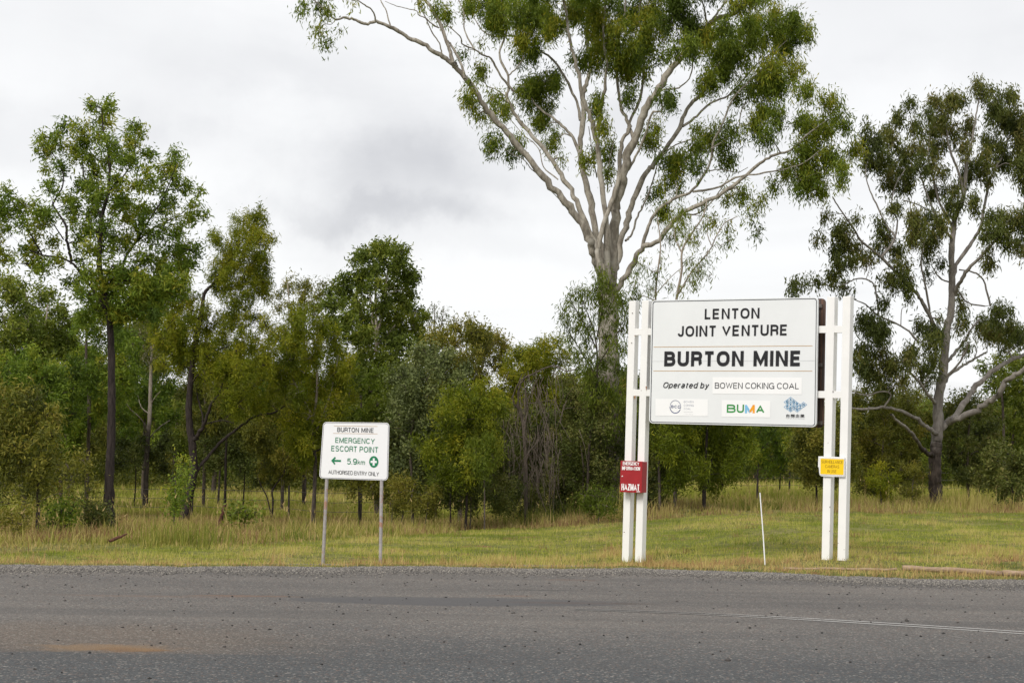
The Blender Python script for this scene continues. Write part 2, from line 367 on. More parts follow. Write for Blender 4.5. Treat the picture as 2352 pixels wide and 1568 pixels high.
tag(mesh_np('road', np.stack([X, Y, Z], -1).reshape(-1, 3), np.stack([i, i + 1, i + len(xs) + 1, i + len(xs)], -1), M['asphalt'], smooth=True), kind='structure')

# worn double line
m, nt, bs, _ = new_mat('worn_line_paint'); P = geoco(nt)
w = noise(nt, P, 30, 5, .8); w2 = noise(nt, P, 1.2, 4, .6)
sx = nt.nodes.new('ShaderNodeSeparateXYZ'); nt.links.new(P, sx.inputs[0])
fade = maprange(nt, sx.outputs[0], .6, 3.6, .9, .0)
th = math_node(nt, 'ADD', math_node(nt, 'MULTIPLY', fade, .5), math_node(nt, 'MULTIPLY', w2, .2))
f = maprange(nt, math_node(nt, 'SUBTRACT', w, th), .18, .38, 0, 1)
nt.links.new(mixc(nt, f, (.165, .157, .148), (.46, .45, .43)), bs.inputs['Base Color']); bs.inputs['Roughness'].default_value = .8; M['line'] = m
lp = np.array([(1320, 1399.4), (1426, 1402), (1626, 1410), (1826, 1420), (2076, 1435), (2352, 1453), (2700, 1477), (3300, 1520), (4200, 1590)], float)
for dv in (-2.4, 2.4):
    c = np.array([G(x, y + dv * (.5 + .5 * (x - 1215) / 1100.)) for x, y in lp]); c, _ = smooth_path(c, np.ones(len(c)), 10)
    wd = .028; V = []
    for p in c:
        V += [(p[0], p[1] - wd, float(H0(p[0], p[1] - wd)) + .004), (p[0], p[1] + wd, float(H0(p[0], p[1] + wd)) + .004)]
    F_ = [(2 * i, 2 * i + 2, 2 * i + 3, 2 * i + 1) for i in range(len(c) - 1)]
    tag(mesh_np('road_marking', V, F_, M['line']), kind='structure')

# loose gravel along the edge
def stones(name, pts, size, mat, label, cat):
    n = len(pts); rg = np.random.default_rng(11)
    o = np.array([(1, 0, 0), (-1, 0, 0), (0, 1, 0), (0, -1, 0), (0, 0, 1), (0, 0, -1)], float)
    s = size[:, None, None] * rg.uniform(.6, 1.3, (n, 6, 1)); th = rg.uniform(0, 6.28, n); c, s2 = np.cos(th), np.sin(th)
    V = o[None] * s * np.array([1, .8, .6]); x = V[..., 0] * c[:, None] - V[..., 1] * s2[:, None]; y = V[..., 0] * s2[:, None] + V[..., 1] * c[:, None]
    V = np.stack([x, y, V[..., 2]], -1) + pts[:, None]
    f = np.array([(0, 2, 4), (2, 1, 4), (1, 3, 4), (3, 0, 4), (2, 0, 5), (1, 2, 5), (3, 1, 5), (0, 3, 5)])
    F_ = (f[None] + (np.arange(n) * 6)[:, None, None]).reshape(-1, 3)
    return tag(mesh_np(name, V.reshape(-1, 3), F_, mat, tint=np.repeat(rg.random(n), 6)), label, cat, kind='stuff')
M['gravel'] = leaf_mat('gravel_stone', [(.08, .075, .07), (.145, .135, .125), (.21, .195, .175), (.34, .31, .27)], 0, .8, .2)
M['darkstone'] = leaf_mat('dark_stone', [(.03, .03, .03), (.05, .047, .045), (.09, .08, .075)], 0, .8, .2)
n = 60000; gx = rng.uniform(-9, 11, n); gy = EN(gx) + .06 - np.abs(rng.normal(0, .5, n)) * (1 + .6 * fbm(gx, gx * 0, .5)) + rng.uniform(0, .12, n)
stones('gravel', np.stack([gx, gy, H0(gx, gy) + .004], -1), rng.uniform(.006, .017, n), M['gravel'], 'loose pale grey gravel along the far edge of the road', 'gravel')
n = 420; gy = 12 + 12 * rng.random(n) ** .7; gx = rng.uniform(-.3, .3, n) * gy; gy = np.minimum(gy, Ye(gx) - .3)
stones('loose_stones', np.stack([gx, gy, H0(gx, gy) + .004], -1), rng.uniform(.006, .020, n) * (1 + (rng.random(n) > .96)), M['darkstone'], 'scattered dark loose chips of stone on the road', 'stones')

# ------------------------------------------------------------------ grass
def blades(name, x, y, z, h, w, tint, lean=.35, rg=rng, sub=1):
    n = len(x); th = rg.uniform(0, 2 * math.pi, n); la = rg.uniform(0, 2 * math.pi, n); l = np.abs(rg.normal(0, lean, n)) * h
    dx, dy = np.cos(th) * w / 2, np.sin(th) * w / 2
    lx, ly = np.cos(la) * l, np.sin(la) * l
    hz = np.sqrt(np.maximum(h * h - l * l, (.3 * h) ** 2))
    if sub == 1:
        V = np.stack([np.stack([x - dx, y - dy, z], -1), np.stack([x + dx, y + dy, z], -1), np.stack([x + lx, y + ly, z + hz], -1)], 1)
        return V.reshape(-1, 3), np.arange(3 * n).reshape(-1, 3), np.repeat(tint, 3)
    mx_, my_ = lx * .28, ly * .28
    V = np.stack([np.stack([x - dx, y - dy, z], -1), np.stack([x + dx, y + dy, z], -1),
                  np.stack([x + mx_ + dx * .7, y + my_ + dy * .7, z + hz * .55], -1), np.stack([x + mx_ - dx * .7, y + my_ - dy * .7, z + hz * .55], -1),
                  np.stack([x + lx, y + ly, z + hz], -1)], 1)
    b = (np.arange(n) * 5)[:, None]; F_ = np.vstack([b + [0, 1, 2], b + [0, 2, 3], b + [3, 2, 4]])
    return V.reshape(-1, 3), F_, np.repeat(tint, 5)
# mown lawn
n = 420000
u = rng.random(n); yy_ = 20.5 + (52 - 20.5) * u ** 1.25; xx_ = rng.uniform(-.36, .36, n) * yy_
k = (yy_ > EN(xx_) - .02 - .2 * (rng.random(n) < .08)) & (yy_ < Yl(xx_) + .5); xx_, yy_ = xx_[k], yy_[k]
de = yy_ - EN(xx_); pn = fbm(xx_, yy_, .55); pf = fbm(xx_ + 40, yy_, 2.6)
bare = fbm(xx_ + 9, yy_ * 1.5, .8) > .66
k = ~bare | (rng.random(len(xx_)) < .25); xx_, yy_, de, pn, pf = xx_[k], yy_[k], de[k], pn[k], pf[k]
t = .30 + (pn - .5) * 1.2 + (pf - .5) * .8 + rng.normal(0, .15, len(xx_))
strawband = np.exp(-np.maximum(de - .15, 0) / (.55 + .9 * sm((xx_ + 1) / 5)))
t = np.clip(t + .50 * strawband * (.5 + pf), 0, 1)
t = np.where((de < .25 + .5 * sm((xx_ - 1) / 3) + .3 * (pf - .5)) & (rng.random(len(xx_)) < .85), np.clip(rng.normal(.86, .1, len(xx_)), 0, 1), t)
h = rng.uniform(.025, .06, len(xx_)) * (.7 + pf * .9) * (1 + .6 * (de < .4)) + .05 * np.maximum(pn - .66, 0) / .1
h[(pf > .72)] *= 1.7
V, F_, T = blades('lawn', xx_, yy_, HG(xx_, yy_) - .006, h, rng.uniform(.006, .012, len(xx_)), t, .6)
tag(mesh_np('lawn_grass', V, F_, M['grass'], tint=T), 'short mown green and straw coloured grass beside the road', 'grass', kind='stuff')
# unmown grass
def tufts(nt_, region, hgt, perm, width, seed, tfun, sub=2, spread=.10):
    rg = np.random.default_rng(seed)
    x, y = region(rg, nt_); c = rg.integers(*perm, len(x)); i = np.repeat(np.arange(len(x)), c)
    tt = tfun(x, y, rg); hh_ = hgt(x, y, rg)
    X_ = x[i] + rg.normal(0, spread, len(i)); Y_ = y[i] + rg.normal(0, spread, len(i))
    return blades('g', X_, Y_, HG(X_, Y_) - .02, hh_[i] * rg.uniform(.45, 1.15, len(i)), rg.uniform(*width, len(i)), np.clip(tt[i] + rg.normal(0, .16, len(i)), 0, 1), .95, rg, sub)
def reg_long(rg, n):
    y = 24.5 + (58 - 24.5) * rg.random(n); x = rg.uniform(-.36, .37, n) * y; k = (y > Yl(x) + (fbm(x, x * 0, .9) - .5) * .9) & (y < 58)
    return x[k], y[k]
def t_long(x, y, rg): return np.clip(.44 + .22 * np.exp(-(y - Yl(x)) / .7) + (fbm(x, y, .35) - .5) * 1.5 + (fbm(x + 50, y, 1.5) - .5) * .7 + .30 * (rg.random(len(x)) < .14) + .45 * (fbm(x + 80, y * 1.5, .9) > .60 - .08 * sm((-2 - x) / 3)), 0, 1)
def h_long(x, y, rg): return (.14 + .40 * fbm(x, y, .8) ** 1.5) * (1 - .25 * sm((-2 - x) / 3)) * rg.uniform(.6, 1.35, len(x)) * (0.5 + .5 * sm((y - Yl(x)) / 1.6)) * (1 - .25 * sm((y - 46) / 10))
V, F_, T = tufts(10500, reg_long, h_long, (14, 30), (.011, .021), 21, t_long, 2, .13)
tag(mesh_np('long_grass', V, F_, M['lgrass'], tint=T), 'unmown long grass gone to seed in front of the trees', 'grass', kind='stuff')
def reg_far(rg, n):
    y = 56 + (112 - 56) * rg.random(n) ** 1.3; x = rg.uniform(-.36, .37, n) * y; return x, y
V, F_, T = tufts(15000, reg_far, lambda x, y, rg: .18 + .26 * fbm(x, y, .4), (8, 15), (.03, .05), 22,
                 lambda x, y, rg: np.clip(.50 + (fbm(x, y, .12) - .5) * .8, 0, 1), 1, .22)  # light tint: sunshine on the clearing is put into the blade colour
tag(mesh_np('clearing_grass', V, F_, M['grass'], tint=T), 'yellow-green pasture grass in the clearing beyond the wire fence', 'grass', kind='stuff')
# fresh green reed-like tall grass clump in front of the dark thicket, pale seed stems here and there
def clump_at(vx, vy, n, hh_, t0, seed, sp=.3, w=(.014, .024)):
    c = G(vx, vy); rg = np.random.default_rng(seed)
    x = c[0] + rg.normal(0, sp, n); y = c[1] + rg.normal(0, sp, n)
    return blades('c', x, y, HG(x, y) - .02, hh_ * rg.uniform(.5, 1.1, n), rg.uniform(*w, n), np.clip(rg.normal(t0, .08, n), 0, 1), .38, rg, 2)
for vx, vy, n, hh_, t0, sp in ((1240, 1199, 160, .62, .08, .30), (1310, 1190, 110, .80, .05, .25), (1420, 1196, 70, .8, .5, .3), (440, 1240, 220, .50, .18, .5), (380, 1238, 120, .45, .3, .4), (2220, 1180, 200, .75, .55, .5), (1405, 1184, 50, .7, .5, .3), (1180, 1200, 80, .5, .2, .3)):
    V, F_, T = clump_at(vx, vy, n, hh_, t0, int(vx), sp)
    lab = {1240: 'tall fresh green grass clump at the foot of the dark thicket', 1310: 'tallest green grass clump just left of the red box sign post', 1420: 'straw coloured tall grass clump at the foot of the large gum tree', 440: 'light green bushy grass clump in front of the leaning dark tree',
           380: 'mixed green grass clump between the two dark trunked trees', 2220: 'pale straw grass clump right of the grey gum trunk', 1405: 'thin dry grass clump left of the billboard posts', 1180: 'green grass clump under the bare twiggy tree'}[vx]
    tag(mesh_np('grass_clump', V, F_, M['lgrass'], tint=T), lab, 'grass clump', 'tall grass clumps along the tree line', kind='stuff')
# rougher tufts around the feet of posts and stake, and scattered weeds on the lawn
tf_ = []
for vx, vy in ((1443, 1291), (1474, 1292), (1898, 1283), (1932, 1283), (1757, 1298), (742, 1292), (874, 1293)):
    c = G(vx, vy, HG); rg = np.random.default_rng(int(vx)); n = 70
    x = c[0] + rg.normal(0, .13, n); y = c[1] + rg.normal(-.02, .10, n)
    tf_.append(blades('c', x, y, HG(x, y) - .01, rg.uniform(.05, .15, n), rg.uniform(.006, .011, n), np.clip(rg.normal(.5, .22, n), 0, 1), .5, rg, 1))
rg = np.random.default_rng(66); wx, wy = rg.uniform(-11, 15, 900), rg.uniform(24, 44, 900); k = (wy > Ye(wx) + .4) & (wy < Yl(wx)) & (fbm(wx, wy, .7) > .5); wx, wy = wx[k], wy[k]
i_ = np.repeat(np.arange(len(wx)), 22); x = wx[i_] + rg.normal(0, .09, len(i_)); y = wy[i_] + rg.normal(0, .09, len(i_))
tt_ = rg.choice([.0, .1, .62, .98], len(wx))[i_]
tf_.append(blades('c', x, y, HG(x, y) - .01, rg.uniform(.04, .16, len(i_)), rg.uniform(.009, .017, len(i_)), np.clip(tt_ + rg.normal(0, .06, len(i_)), 0, 1), .7, rg, 1))
off_ = 0; VV, FF, TT = [], [], []
for V, F_, T in tf_: VV.append(V); FF.append(F_ + off_); TT.append(T); off_ += len(V)
tag(mesh_np('grass_tufts', np.vstack(VV), np.vstack(FF), M['lgrass'], tint=np.concatenate(TT)), 'rough little tufts and weeds scattered over the mown verge', 'grass', kind='stuff')
# seed heads over the long grass
rg = np.random.default_rng(31); x, y = reg_long(rg, 1500); k = fbm(x, y, .5) > .47; x, y = x[k], y[k]
V, F_, T = blades('s', x, y, HG(x, y), rg.uniform(.5, .9, len(x)), np.full(len(x), .010), np.clip(rg.normal(.8, .08, len(x)), 0, 1), .35, rg, 2)
top = V.reshape(-1, 5, 3)[:, 4]; hd = rg.normal(0, .035, (len(top), 3)); hd[:, 2] = -np.abs(hd[:, 2])
V2 = np.stack([top - [.012, 0, .05], top + [.012, 0, -.05], top + hd + [0, 0, .05]], 1).reshape(-1, 3)
V = np.vstack([V, V2]); F_ = np.vstack([F_, np.arange(len(V2)).reshape(-1, 3) + len(T)]); T = np.concatenate([T, np.full(len(V2), .85)])
tag(mesh_np('grass_seed_heads', V, F_, M['lgrass'], tint=T), 'dry seed stems standing above the long grass', 'grass', kind='stuff')

# ------------------------------------------------------------------ trees
def leaves_np(C, L, W, bias, spread, rg, tint, quad=True):
    n = len(C); d = np.asarray(bias)[None] + rg.normal(0, spread, (n, 3)); d /= np.linalg.norm(d, axis=1)[:, None] + 1e-9
    s = np.cross(d, rg.normal(0, 1, (n, 3))); s /= np.linalg.norm(s, axis=1)[:, None] + 1e-9
    l = L * rg.uniform(.6, 1.3, n)[:, None]; w = W * rg.uniform(.7, 1.25, n)[:, None] * .5
    if quad:
        V = np.stack([C, C + d * l * .45 + s * w, C + d * l, C + d * l * .45 - s * w], 1).reshape(-1, 3)
        return V, np.arange(4 * n).reshape(-1, 4), np.repeat(tint, 4)
    V = np.stack([C - s * w, C + s * w, C + d * l], 1).reshape(-1, 3)
    return V, np.arange(3 * n).reshape(-1, 3), np.repeat(tint, 3)

COV = 1.9
def build_tree(name, label, cat, base, trunk, limbs, clumps, bark, leaf, L=.14, W=.028, droop=.9, spread=.55, cov=1.6, group=None,
               seed=1, subs=.22, twig=True, tilt_t=.45, quad=True, maxr=.05, limb_name='limb', rootflare=1.0, jag=1.0):
    """trunk / limbs: lists of (Nx3 world points, radii); clumps: list of (centre, rx, ry, rz) in metres"""
    rg = np.random.default_rng(seed); base = np.asarray(base, float)
    root = empty(name, base, label, cat, group)
    SK = []; SR = []
    def reg(P, R): SK.append(P); SR.append(R)
    tb = Tubes()
    for P, R in trunk:
        P, R = smooth_path(P, R, 7, .05, rg)
        if rootflare > 1: R = R * (1 + (rootflare - 1) * np.exp(-np.arange(len(R)) / 2.0))
        tb.tube(P, R, 12, .06); reg(P, R)
    tb.build('trunk', bark, root, base)
    for P, R in limbs:
        P, R = smooth_path(P, R, 5, .26, rg); t_ = Tubes(); t_.tube(P, R, 8, .08); reg(P, R); t_.build(limb_name, bark, root, base)
    SKA = np.vstack(SK); SRA = np.concatenate(SR)
    tw = Tubes(); LC = []; LT = []
    cl = sorted(clumps, key=lambda c: np.min(np.linalg.norm(SKA - c[0], axis=1)))
    for c, rx, ry, rz in cl:
        c = np.asarray(c, float); rx, ry, rz = rx * 1.1, ry * 1.1, rz * 1.1
        d = SKA - c; dist = np.linalg.norm(d, axis=1) + 1.2 * np.maximum(d[:, 2], 0)
        j = int(np.argmin(dist)); a = SKA[j]; ra = min(SRA[j] * .55, maxr)
        gap = np.linalg.norm(c - a)
        if gap > .12:
            m_ = a + (c - a) * .5 + np.array([0, 0, .10 * gap]) + rg.normal(0, .07 * gap, 3)
            q_ = a + (c - a) * .8 + rg.normal(0, .05 * gap, 3)
            P, R = smooth_path([a, m_, q_, c], [ra, ra * .75, ra * .5, max(ra * .35, .006)], 3)
            tw.tube(P, R, 4); SKA = np.vstack([SKA, P]); SRA = np.concatenate([SRA, R])
        area = math.pi * rx * rz
        nleaf = int(cov * COV * area / (L * W * .30)) + 4
        ns = max(3, int(area / (subs * subs) * 1.6))
        ph = rg.normal(0, 1, (ns, 3)); ph /= np.linalg.norm(ph, axis=1)[:, None]; ph *= (rg.random(ns) ** .5)[:, None] * 1.12 * jag
        S = c + ph * np.array([rx, ry, rz])
        wgt = rg.random(ns) ** 1.5 + .12; idx = rg.choice(ns, nleaf, p=wgt / wgt.sum())
        q = np.clip(rg.normal(0, 1, (nleaf, 3)), -2, 2) * np.array([subs * .5, subs * .5, subs * (.5 + .3 * droop)]) * rg.choice([.55, .85, 1.15], nleaf)[:, None].clip(0, 2)
        LC.append(S[idx] + q)
        ts = rg.normal(tilt_t + .07, .19) + rg.normal(0, .13, ns)
        ts = np.where(ts > .8, .8 - (ts - .8), ts); LT.append(np.clip(ts[idx] + rg.normal(0, .11, nleaf) + .10 * ph[idx, 2], 0, 1))
        if twig:
            for s in S[rg.permutation(ns)[:min(ns, 7)]]:
                tw.tube([c, (c + s) / 2 + rg.normal(0, .03, 3), s], [.011, .008, .004], 3)
    o = tw.build('twigs', bark, root, base, False)
    if o: o['kind'] = 'stuff'
    if LC:
        C = np.vstack(LC) - base; V, F_, T = leaves_np(C, L, W, (0, 0, -droop), spread, rg, np.concatenate(LT), quad)
        mesh_np('crown', V, F_, leaf, root, tint=T)
    return root

def pxpath(pts, r0, r1, Y, d0, d1, pw=1.0):
    n = len(pts); P = []; R = []
    for i, (x, y) in enumerate(pts):
        t = i / max(n - 1, 1); Yi = Y + d0 + (d1 - d0) * t
        P.append(D(x, y, Yi)); R.append((r0 + (r1 - r0) * t ** pw) * Yi / FV)
    return np.array(P), np.array(R)
def pxclumps(cl, Y, sk, T, rg, scale=1.0):
    """clump depth follows the nearest limb; sk: list of (px points, d0, d1)"""
    pts = []; 
    for p, d0, d1 in sk:
        for i, q in enumerate(p): pts.append((*q, d0 + (d1 - d0) * i / max(len(p) - 1, 1)))
    pts = np.array(pts) if pts else None; o = []
    for x, y, rx, ry in cl:
        dd = 0
        if pts is not None:
            dist = np.hypot(pts[:, 0] - x, pts[:, 1] - y); j = np.argsort(dist)[:2]; dd = pts[j[0], 2]
        Yi = Y + dd + rg.uniform(-T, T); k = Yi / FV * scale
        o.append((D(x, y, Yi), rx * k, (rx + ry) * .5 * k, ry * k))
    return o
def inpoly(x, y, poly):
    c = False; j = len(poly) - 1
    for i in range(len(poly)):
        xi, yi = poly[i]; xj, yj = poly[j]
        if (yi > y) != (yj > y) and x < (xj - xi) * (y - yi) / (yj - yi) + xi: c = not c
        j = i
    return c
def fill(poly, step, rg, drop=.08, rmul=.72, ecc=1.0):
    xs_ = [p[0] for p in poly]; ys_ = [p[1] for p in poly]; o = []
    y = min(ys_)
    while y < max(ys_) + step:
        x = min(xs_) + rg.uniform(0, step)
        while x < max(xs_) + step:
            px, py = x + rg.normal(0, step * .28), y + rg.normal(0, step * .28)
            if inpoly(px, py, poly) and rg.random() > drop:
                r = step * rmul * rg.uniform(.65, 1.25); o.append((px, py, r * ecc, r))
            x += step
        y += step * .9
    return o
def px_tree(name, label, cat, base_px, trunks, limbs, polys=(), cl=(), bark='brown_bark', leaf='acacia_leaf', Y=None, T=1.0, step=24, drop=.08, rmul=.72, seed=1, scale=1.0, trunk_down=True, **kw):
    """trunks: [(pts, r0, r1)], limbs: [(pts, r0, r1, d0, d1)], pixel coordinates of the 2352-wide picture"""
    rg = np.random.default_rng(seed + 500)
    if Y is None: b = G(*base_px); Y = b[1]
    else:
        b = D(base_px[0], base_px[1], Y)
    b[2] = float(HG(b[0], b[1]))
    tr = []
    for j, (pts, r0, r1) in enumerate(trunks):
        P, R = pxpath(pts, r0, r1, Y, 0, 0)
        if trunk_down: P[0][2] = min(P[0][2], float(HG(P[0][0], P[0][1]))) - .12
        tr.append((P, R))
    lb = [pxpath(p, r0, r1, Y, d0, d1) for p, r0, r1, d0, d1 in limbs]
    sk = [(p, d0, d1) for p, _, _, d0, d1 in limbs] + [(t[0], 0, 0) for t in trunks]
    c = list(cl)
    for p in polys: c += fill(p, step, rg, drop, rmul)
    nk = pxclumps(c, Y, sk if limbs else [], T, rg, scale)
    return build_tree(name, label, cat, b, tr, lb, nk, M[bark], M[leaf], seed=seed, **kw)

r7 = lambda L: [(1047.4 + x * .4688, y * .4688) for x, y in L]
r8 = lambda L: [(643.1 + x * .2344, y * .2344) for x, y in L]
c7 = lambda L, s=.4688: [(1047.4 + x * .4688, y * .4688, a * .4688, b * .4688) for x, y, a, b in L]
c8 = lambda L: [(643.1 + x * .2344, y * .2344, a * .2344, b * .2344) for x, y, a, b in L]
r10 = lambda L: [(1800.8 + x * .3983, 165.4 + y * .3983) for x, y in L]
c10 = lambda L: [(1800.8 + x * .3983, 165.4 + y * .3983, a * .3983, b * .3983) for x, y, a, b in L]
r9 = lambda L: [(1837.6 + x * .3869, 735 + y * .3869) for x, y in L]
c9 = lambda L: [(1837.6 + x * .3869, 735 + y * .3869, a * .3869, b * .3869) for x, y, a, b in L]
r4 = lambda L: [(x * .293, 202 + y * .293) for x, y in L]
c4 = lambda L: [(x * .293, 202 + y * .293, a * .293, b * .293) for x, y, a, b in L]
r5 = lambda L: [(x * .4336, 624.8 + y * .4336) for x, y in L]
c5 = lambda L: [(x * .4336, 624.8 + y * .4336, a * .4336, b * .4336) for x, y, a, b in L]
r6 = lambda L: [(606.4 + x * .4922, 532.9 + y * .4922) for x, y in L]
c6 = lambda L: [(606.4 + x * .4922, 532.9 + y * .4922, a * .4922, b * .4922) for x, y, a, b in L]
rs = lambda L: [(1415 + x * .25, 955.5 + y * .25) for x, y in L]

# --- the big spreading gum
limbs = [
 (r7([(700, 1330), (678, 1250), (655, 1190), (600, 1080), (520, 970), (430, 870), (330, 740), (230, 630), (150, 540), (80, 430), (0, 330)]) + r8([(1690, 620), (1570, 540), (1400, 440), (1230, 350), (1080, 265), (940, 215), (840, 235), (740, 200), (640, 175), (545, 195)]), 12.5, 2.9, 0, -3.0),
 (r8([(545, 195), (460, 130), (400, 60), (330, 0), (240, -50)]), 2.2, 1.2, -3, -3.4),
 (r8([(545, 195), (500, 240), (430, 240), (380, 300), (450, 400)]), 1.2, .7, -3, -3),
 (r8([(1690, 620), (1650, 450), (1560, 220), (1480, 80), (1400, -30), (1300, -200)]), 6, 3.5, -1.8, -1.2),
 (r8([(1810, 770), (1780, 640), (1700, 480), (1640, 400)]), 4.2, 3, -1.7, -1.5),
 (r8([(1590, 545), (1560, 430), (1480, 300), (1430, 180), (1370, 60), (1330, -80)]), 2.2, 1.2, -2, -2.6),
 (r8([(940, 215), (910, 110), (830, 50), (740, -10), (650, -60)]), 2.6, 1.4, -2.6, -3.4),
 (r8([(1085, 265), (1040, 110), (985, 0), (960, -100)]), 2.2, 1.2, -2.5, -2.2),
 (r8([(1560, 275), (1480, 230), (1430, 180), (1360, 150), (1340, 110), (1240, 85), (1140, 60), (1030, 15)]), 2.2, .8, -1.6, -2.4),
 (r7([(705, 1330), (675, 1190), (610, 1030), (560, 930), (500, 830), (420, 720), (350, 640), (290, 560), (250, 480)]), 9, 4.5, .3, 2.0),
 (r7([(250, 480), (258, 380), (215, 290), (225, 220), (245, 160), (230, 40), (200, -60)]), 4, 2, 2, 2.6),
 (r7([(258, 370), (300, 330), (330, 280), (320, 200), (330, 80)]), 2.2, 1.2, 2, 1.6),
 (r8([(2290, 900), (2160, 740), (2080, 590), (1990, 540), (1900, 480), (1790, 440), (1770, 370), (1690, 290), (1600, 230)]), 3.4, 1.2, 2, .6),
 (r8([(1900, 480), (1810, 300), (1800, 120), (1750, 0), (1700, -150)]), 2.4, 1.4, 1.3, 1.8),
 (r7([(240, 470), (190, 435), (150, 420), (120, 350), (95, 300)]), 1.8, .9, 2, 2.4),
 (r7([(725, 1320), (700, 1180), (660, 1000), (625, 850), (605, 740), (622, 600), (620, 480), (640, 400), (660, 300), (640, 180), (650, 40), (640, -80)]), 12, 3.5, 1.0, 3.0),
 (r7([(600, 740), (560, 660), (490, 590), (420, 540), (380, 500), (330, 420)]), 5, 1.8, 1.8, 2.5),
 (r7([(608, 590), (590, 500), (540, 390), (480, 300), (400, 240), (290, 180), (190, 180), (130, 150), (90, 90)]), 4.4, 1.3, 2.2, 3.4),
 (r7([(740, 1330), (738, 1180), (710, 850), (690, 700), (660, 580), (620, 480), (600, 360), (575, 260), (550, 150), (535, 40), (500, -80)]), 10, 2.6, -.6, -2.2),
 (r7([(690, 640), (715, 500), (730, 420), (738, 300), (720, 150), (740, -40)]), 6, 2.4, -.9, -1.5),
 (r7([(765, 1340), (775, 1100), (800, 950), (830, 820), (870, 690), (930, 540), (990, 430), (1080, 310), (1170, 200), (1250, 110), (1370, 60), (1450, -20)]), 17, 5.2, -.2, -2.6),
 (r7([(1240, 120), (1300, 40), (1340, -30), (1360, -120)]), 3.5, 2, -2.1, -1.6),
 (r7([(1230, 110), (1210, 20), (1180, -60)]), 3, 1.6, -2.1, -2.6),
 (r7([(700, 1290), (715, 1140), (770, 960), (800, 850), (812, 700), (850, 620), (812, 540), (800, 470), (785, 300), (800, 180), (830, 40), (820, -80)]), 8.5, 2.4, -1.2, -.4),
 (r7([(830, 860), (880, 770), (930, 650), (960, 555), (1010, 540), (1000, 450), (1090, 430), (1150, 370), (1160, 260)]), 4, 1.6, -.9, -2.8),
 (r7([(870, 690), (850, 600), (905, 480), (920, 330), (905, 180), (900, 40), (930, -80)]), 5, 2.4, -.9, .6),
 (r7([(800, 1230), (840, 1090), (870, 980), (930, 850), (985, 790), (1080, 650), (1130, 540), (1190, 470), (1260, 360), (1340, 250), (1420, 140), (1480, 60)]), 11, 2.6, .4, 2.2),
 (r7([(1110, 620), (1180, 570), (1240, 510), (1330, 470), (1400, 400), (1470, 320), (1550, 260), (1620, 200)]), 4, 1.4, 1.4, 3.2),
 (r7([(980, 790), (1060, 720), (1130, 690), (1220, 660), (1290, 640)]), 2.4, 1.1, .9, 0),
 (r7([(760, 1440), (815, 1375), (870, 1290), (920, 1210), (990, 1180), (1090, 1060), (1200, 1000), (1330, 930), (1410, 870), (1490, 800), (1560, 760), (1640, 735), (1720, 660), (1820, 590)]), 9.5, 2.0, -.2, -3.2),
 (r7([(915, 1205), (950, 1090), (1000, 1020), (1080, 970), (1160, 930), (1240, 810), (1260, 700), (1310, 600), (1360, 480), (1460, 380), (1540, 300)]), 5.4, 1.6, -.6, -2.2),
 (r7([(1160, 940), (1280, 920), (1370, 870), (1490, 850), (1600, 830), (1700, 800), (1780, 740)]), 3.4, 1.3, -1.2, -3.4),
 (r7([(1250, 730), (1310, 690), (1380, 630), (1400, 540), (1450, 470)]), 2.6, 1.1, -1.6, -1.0),
 (r7([(1230, 840), (1300, 830), (1380, 845), (1430, 820)]), 1.8, .9, -1.4, -.6),
 (r7([(830, 1180), (860, 1150), (890, 1060), (930, 980), (960, 900), (980, 830), (1000, 740)]), 3.6, 1.4, 0.4, 1.5),
 (r7([(1100, 1050), (1200, 1040), (1290, 940), (1340, 860)]), 2.6, 1.1, -1, .4),
 (r7([(430, 870), (370, 830), (330, 780), (250, 740), (200, 640)]), 1.8, .8, -.6, -1.4),
 (r7([(550, 1030), (500, 970), (450, 920)]), 1.8, .8, -.4, -1.4),
 (r7([(500, 880), (430, 820), (410, 740), (380, 700), (330, 660), (270, 590)]), 2.0, .8, 0, 1.2),
 (r7([(740, 940), (745, 830), (770, 700), (780, 640)]), 1.7, .8, -.5, -1.2),
 (r7([(690, 870), (670, 760), (650, 620)]), 2.0, 1.0, 1.4, .6),
 (r7([(1500, 30), (1500, 0), (1480, -40)]), 1.4, .8, 2, 2.2),
 (r7([(1480, 130), (1560, 110), (1620, 75), (1680, 35), (1715, 10)]), 1.8, .7, 2, 3.0),
]
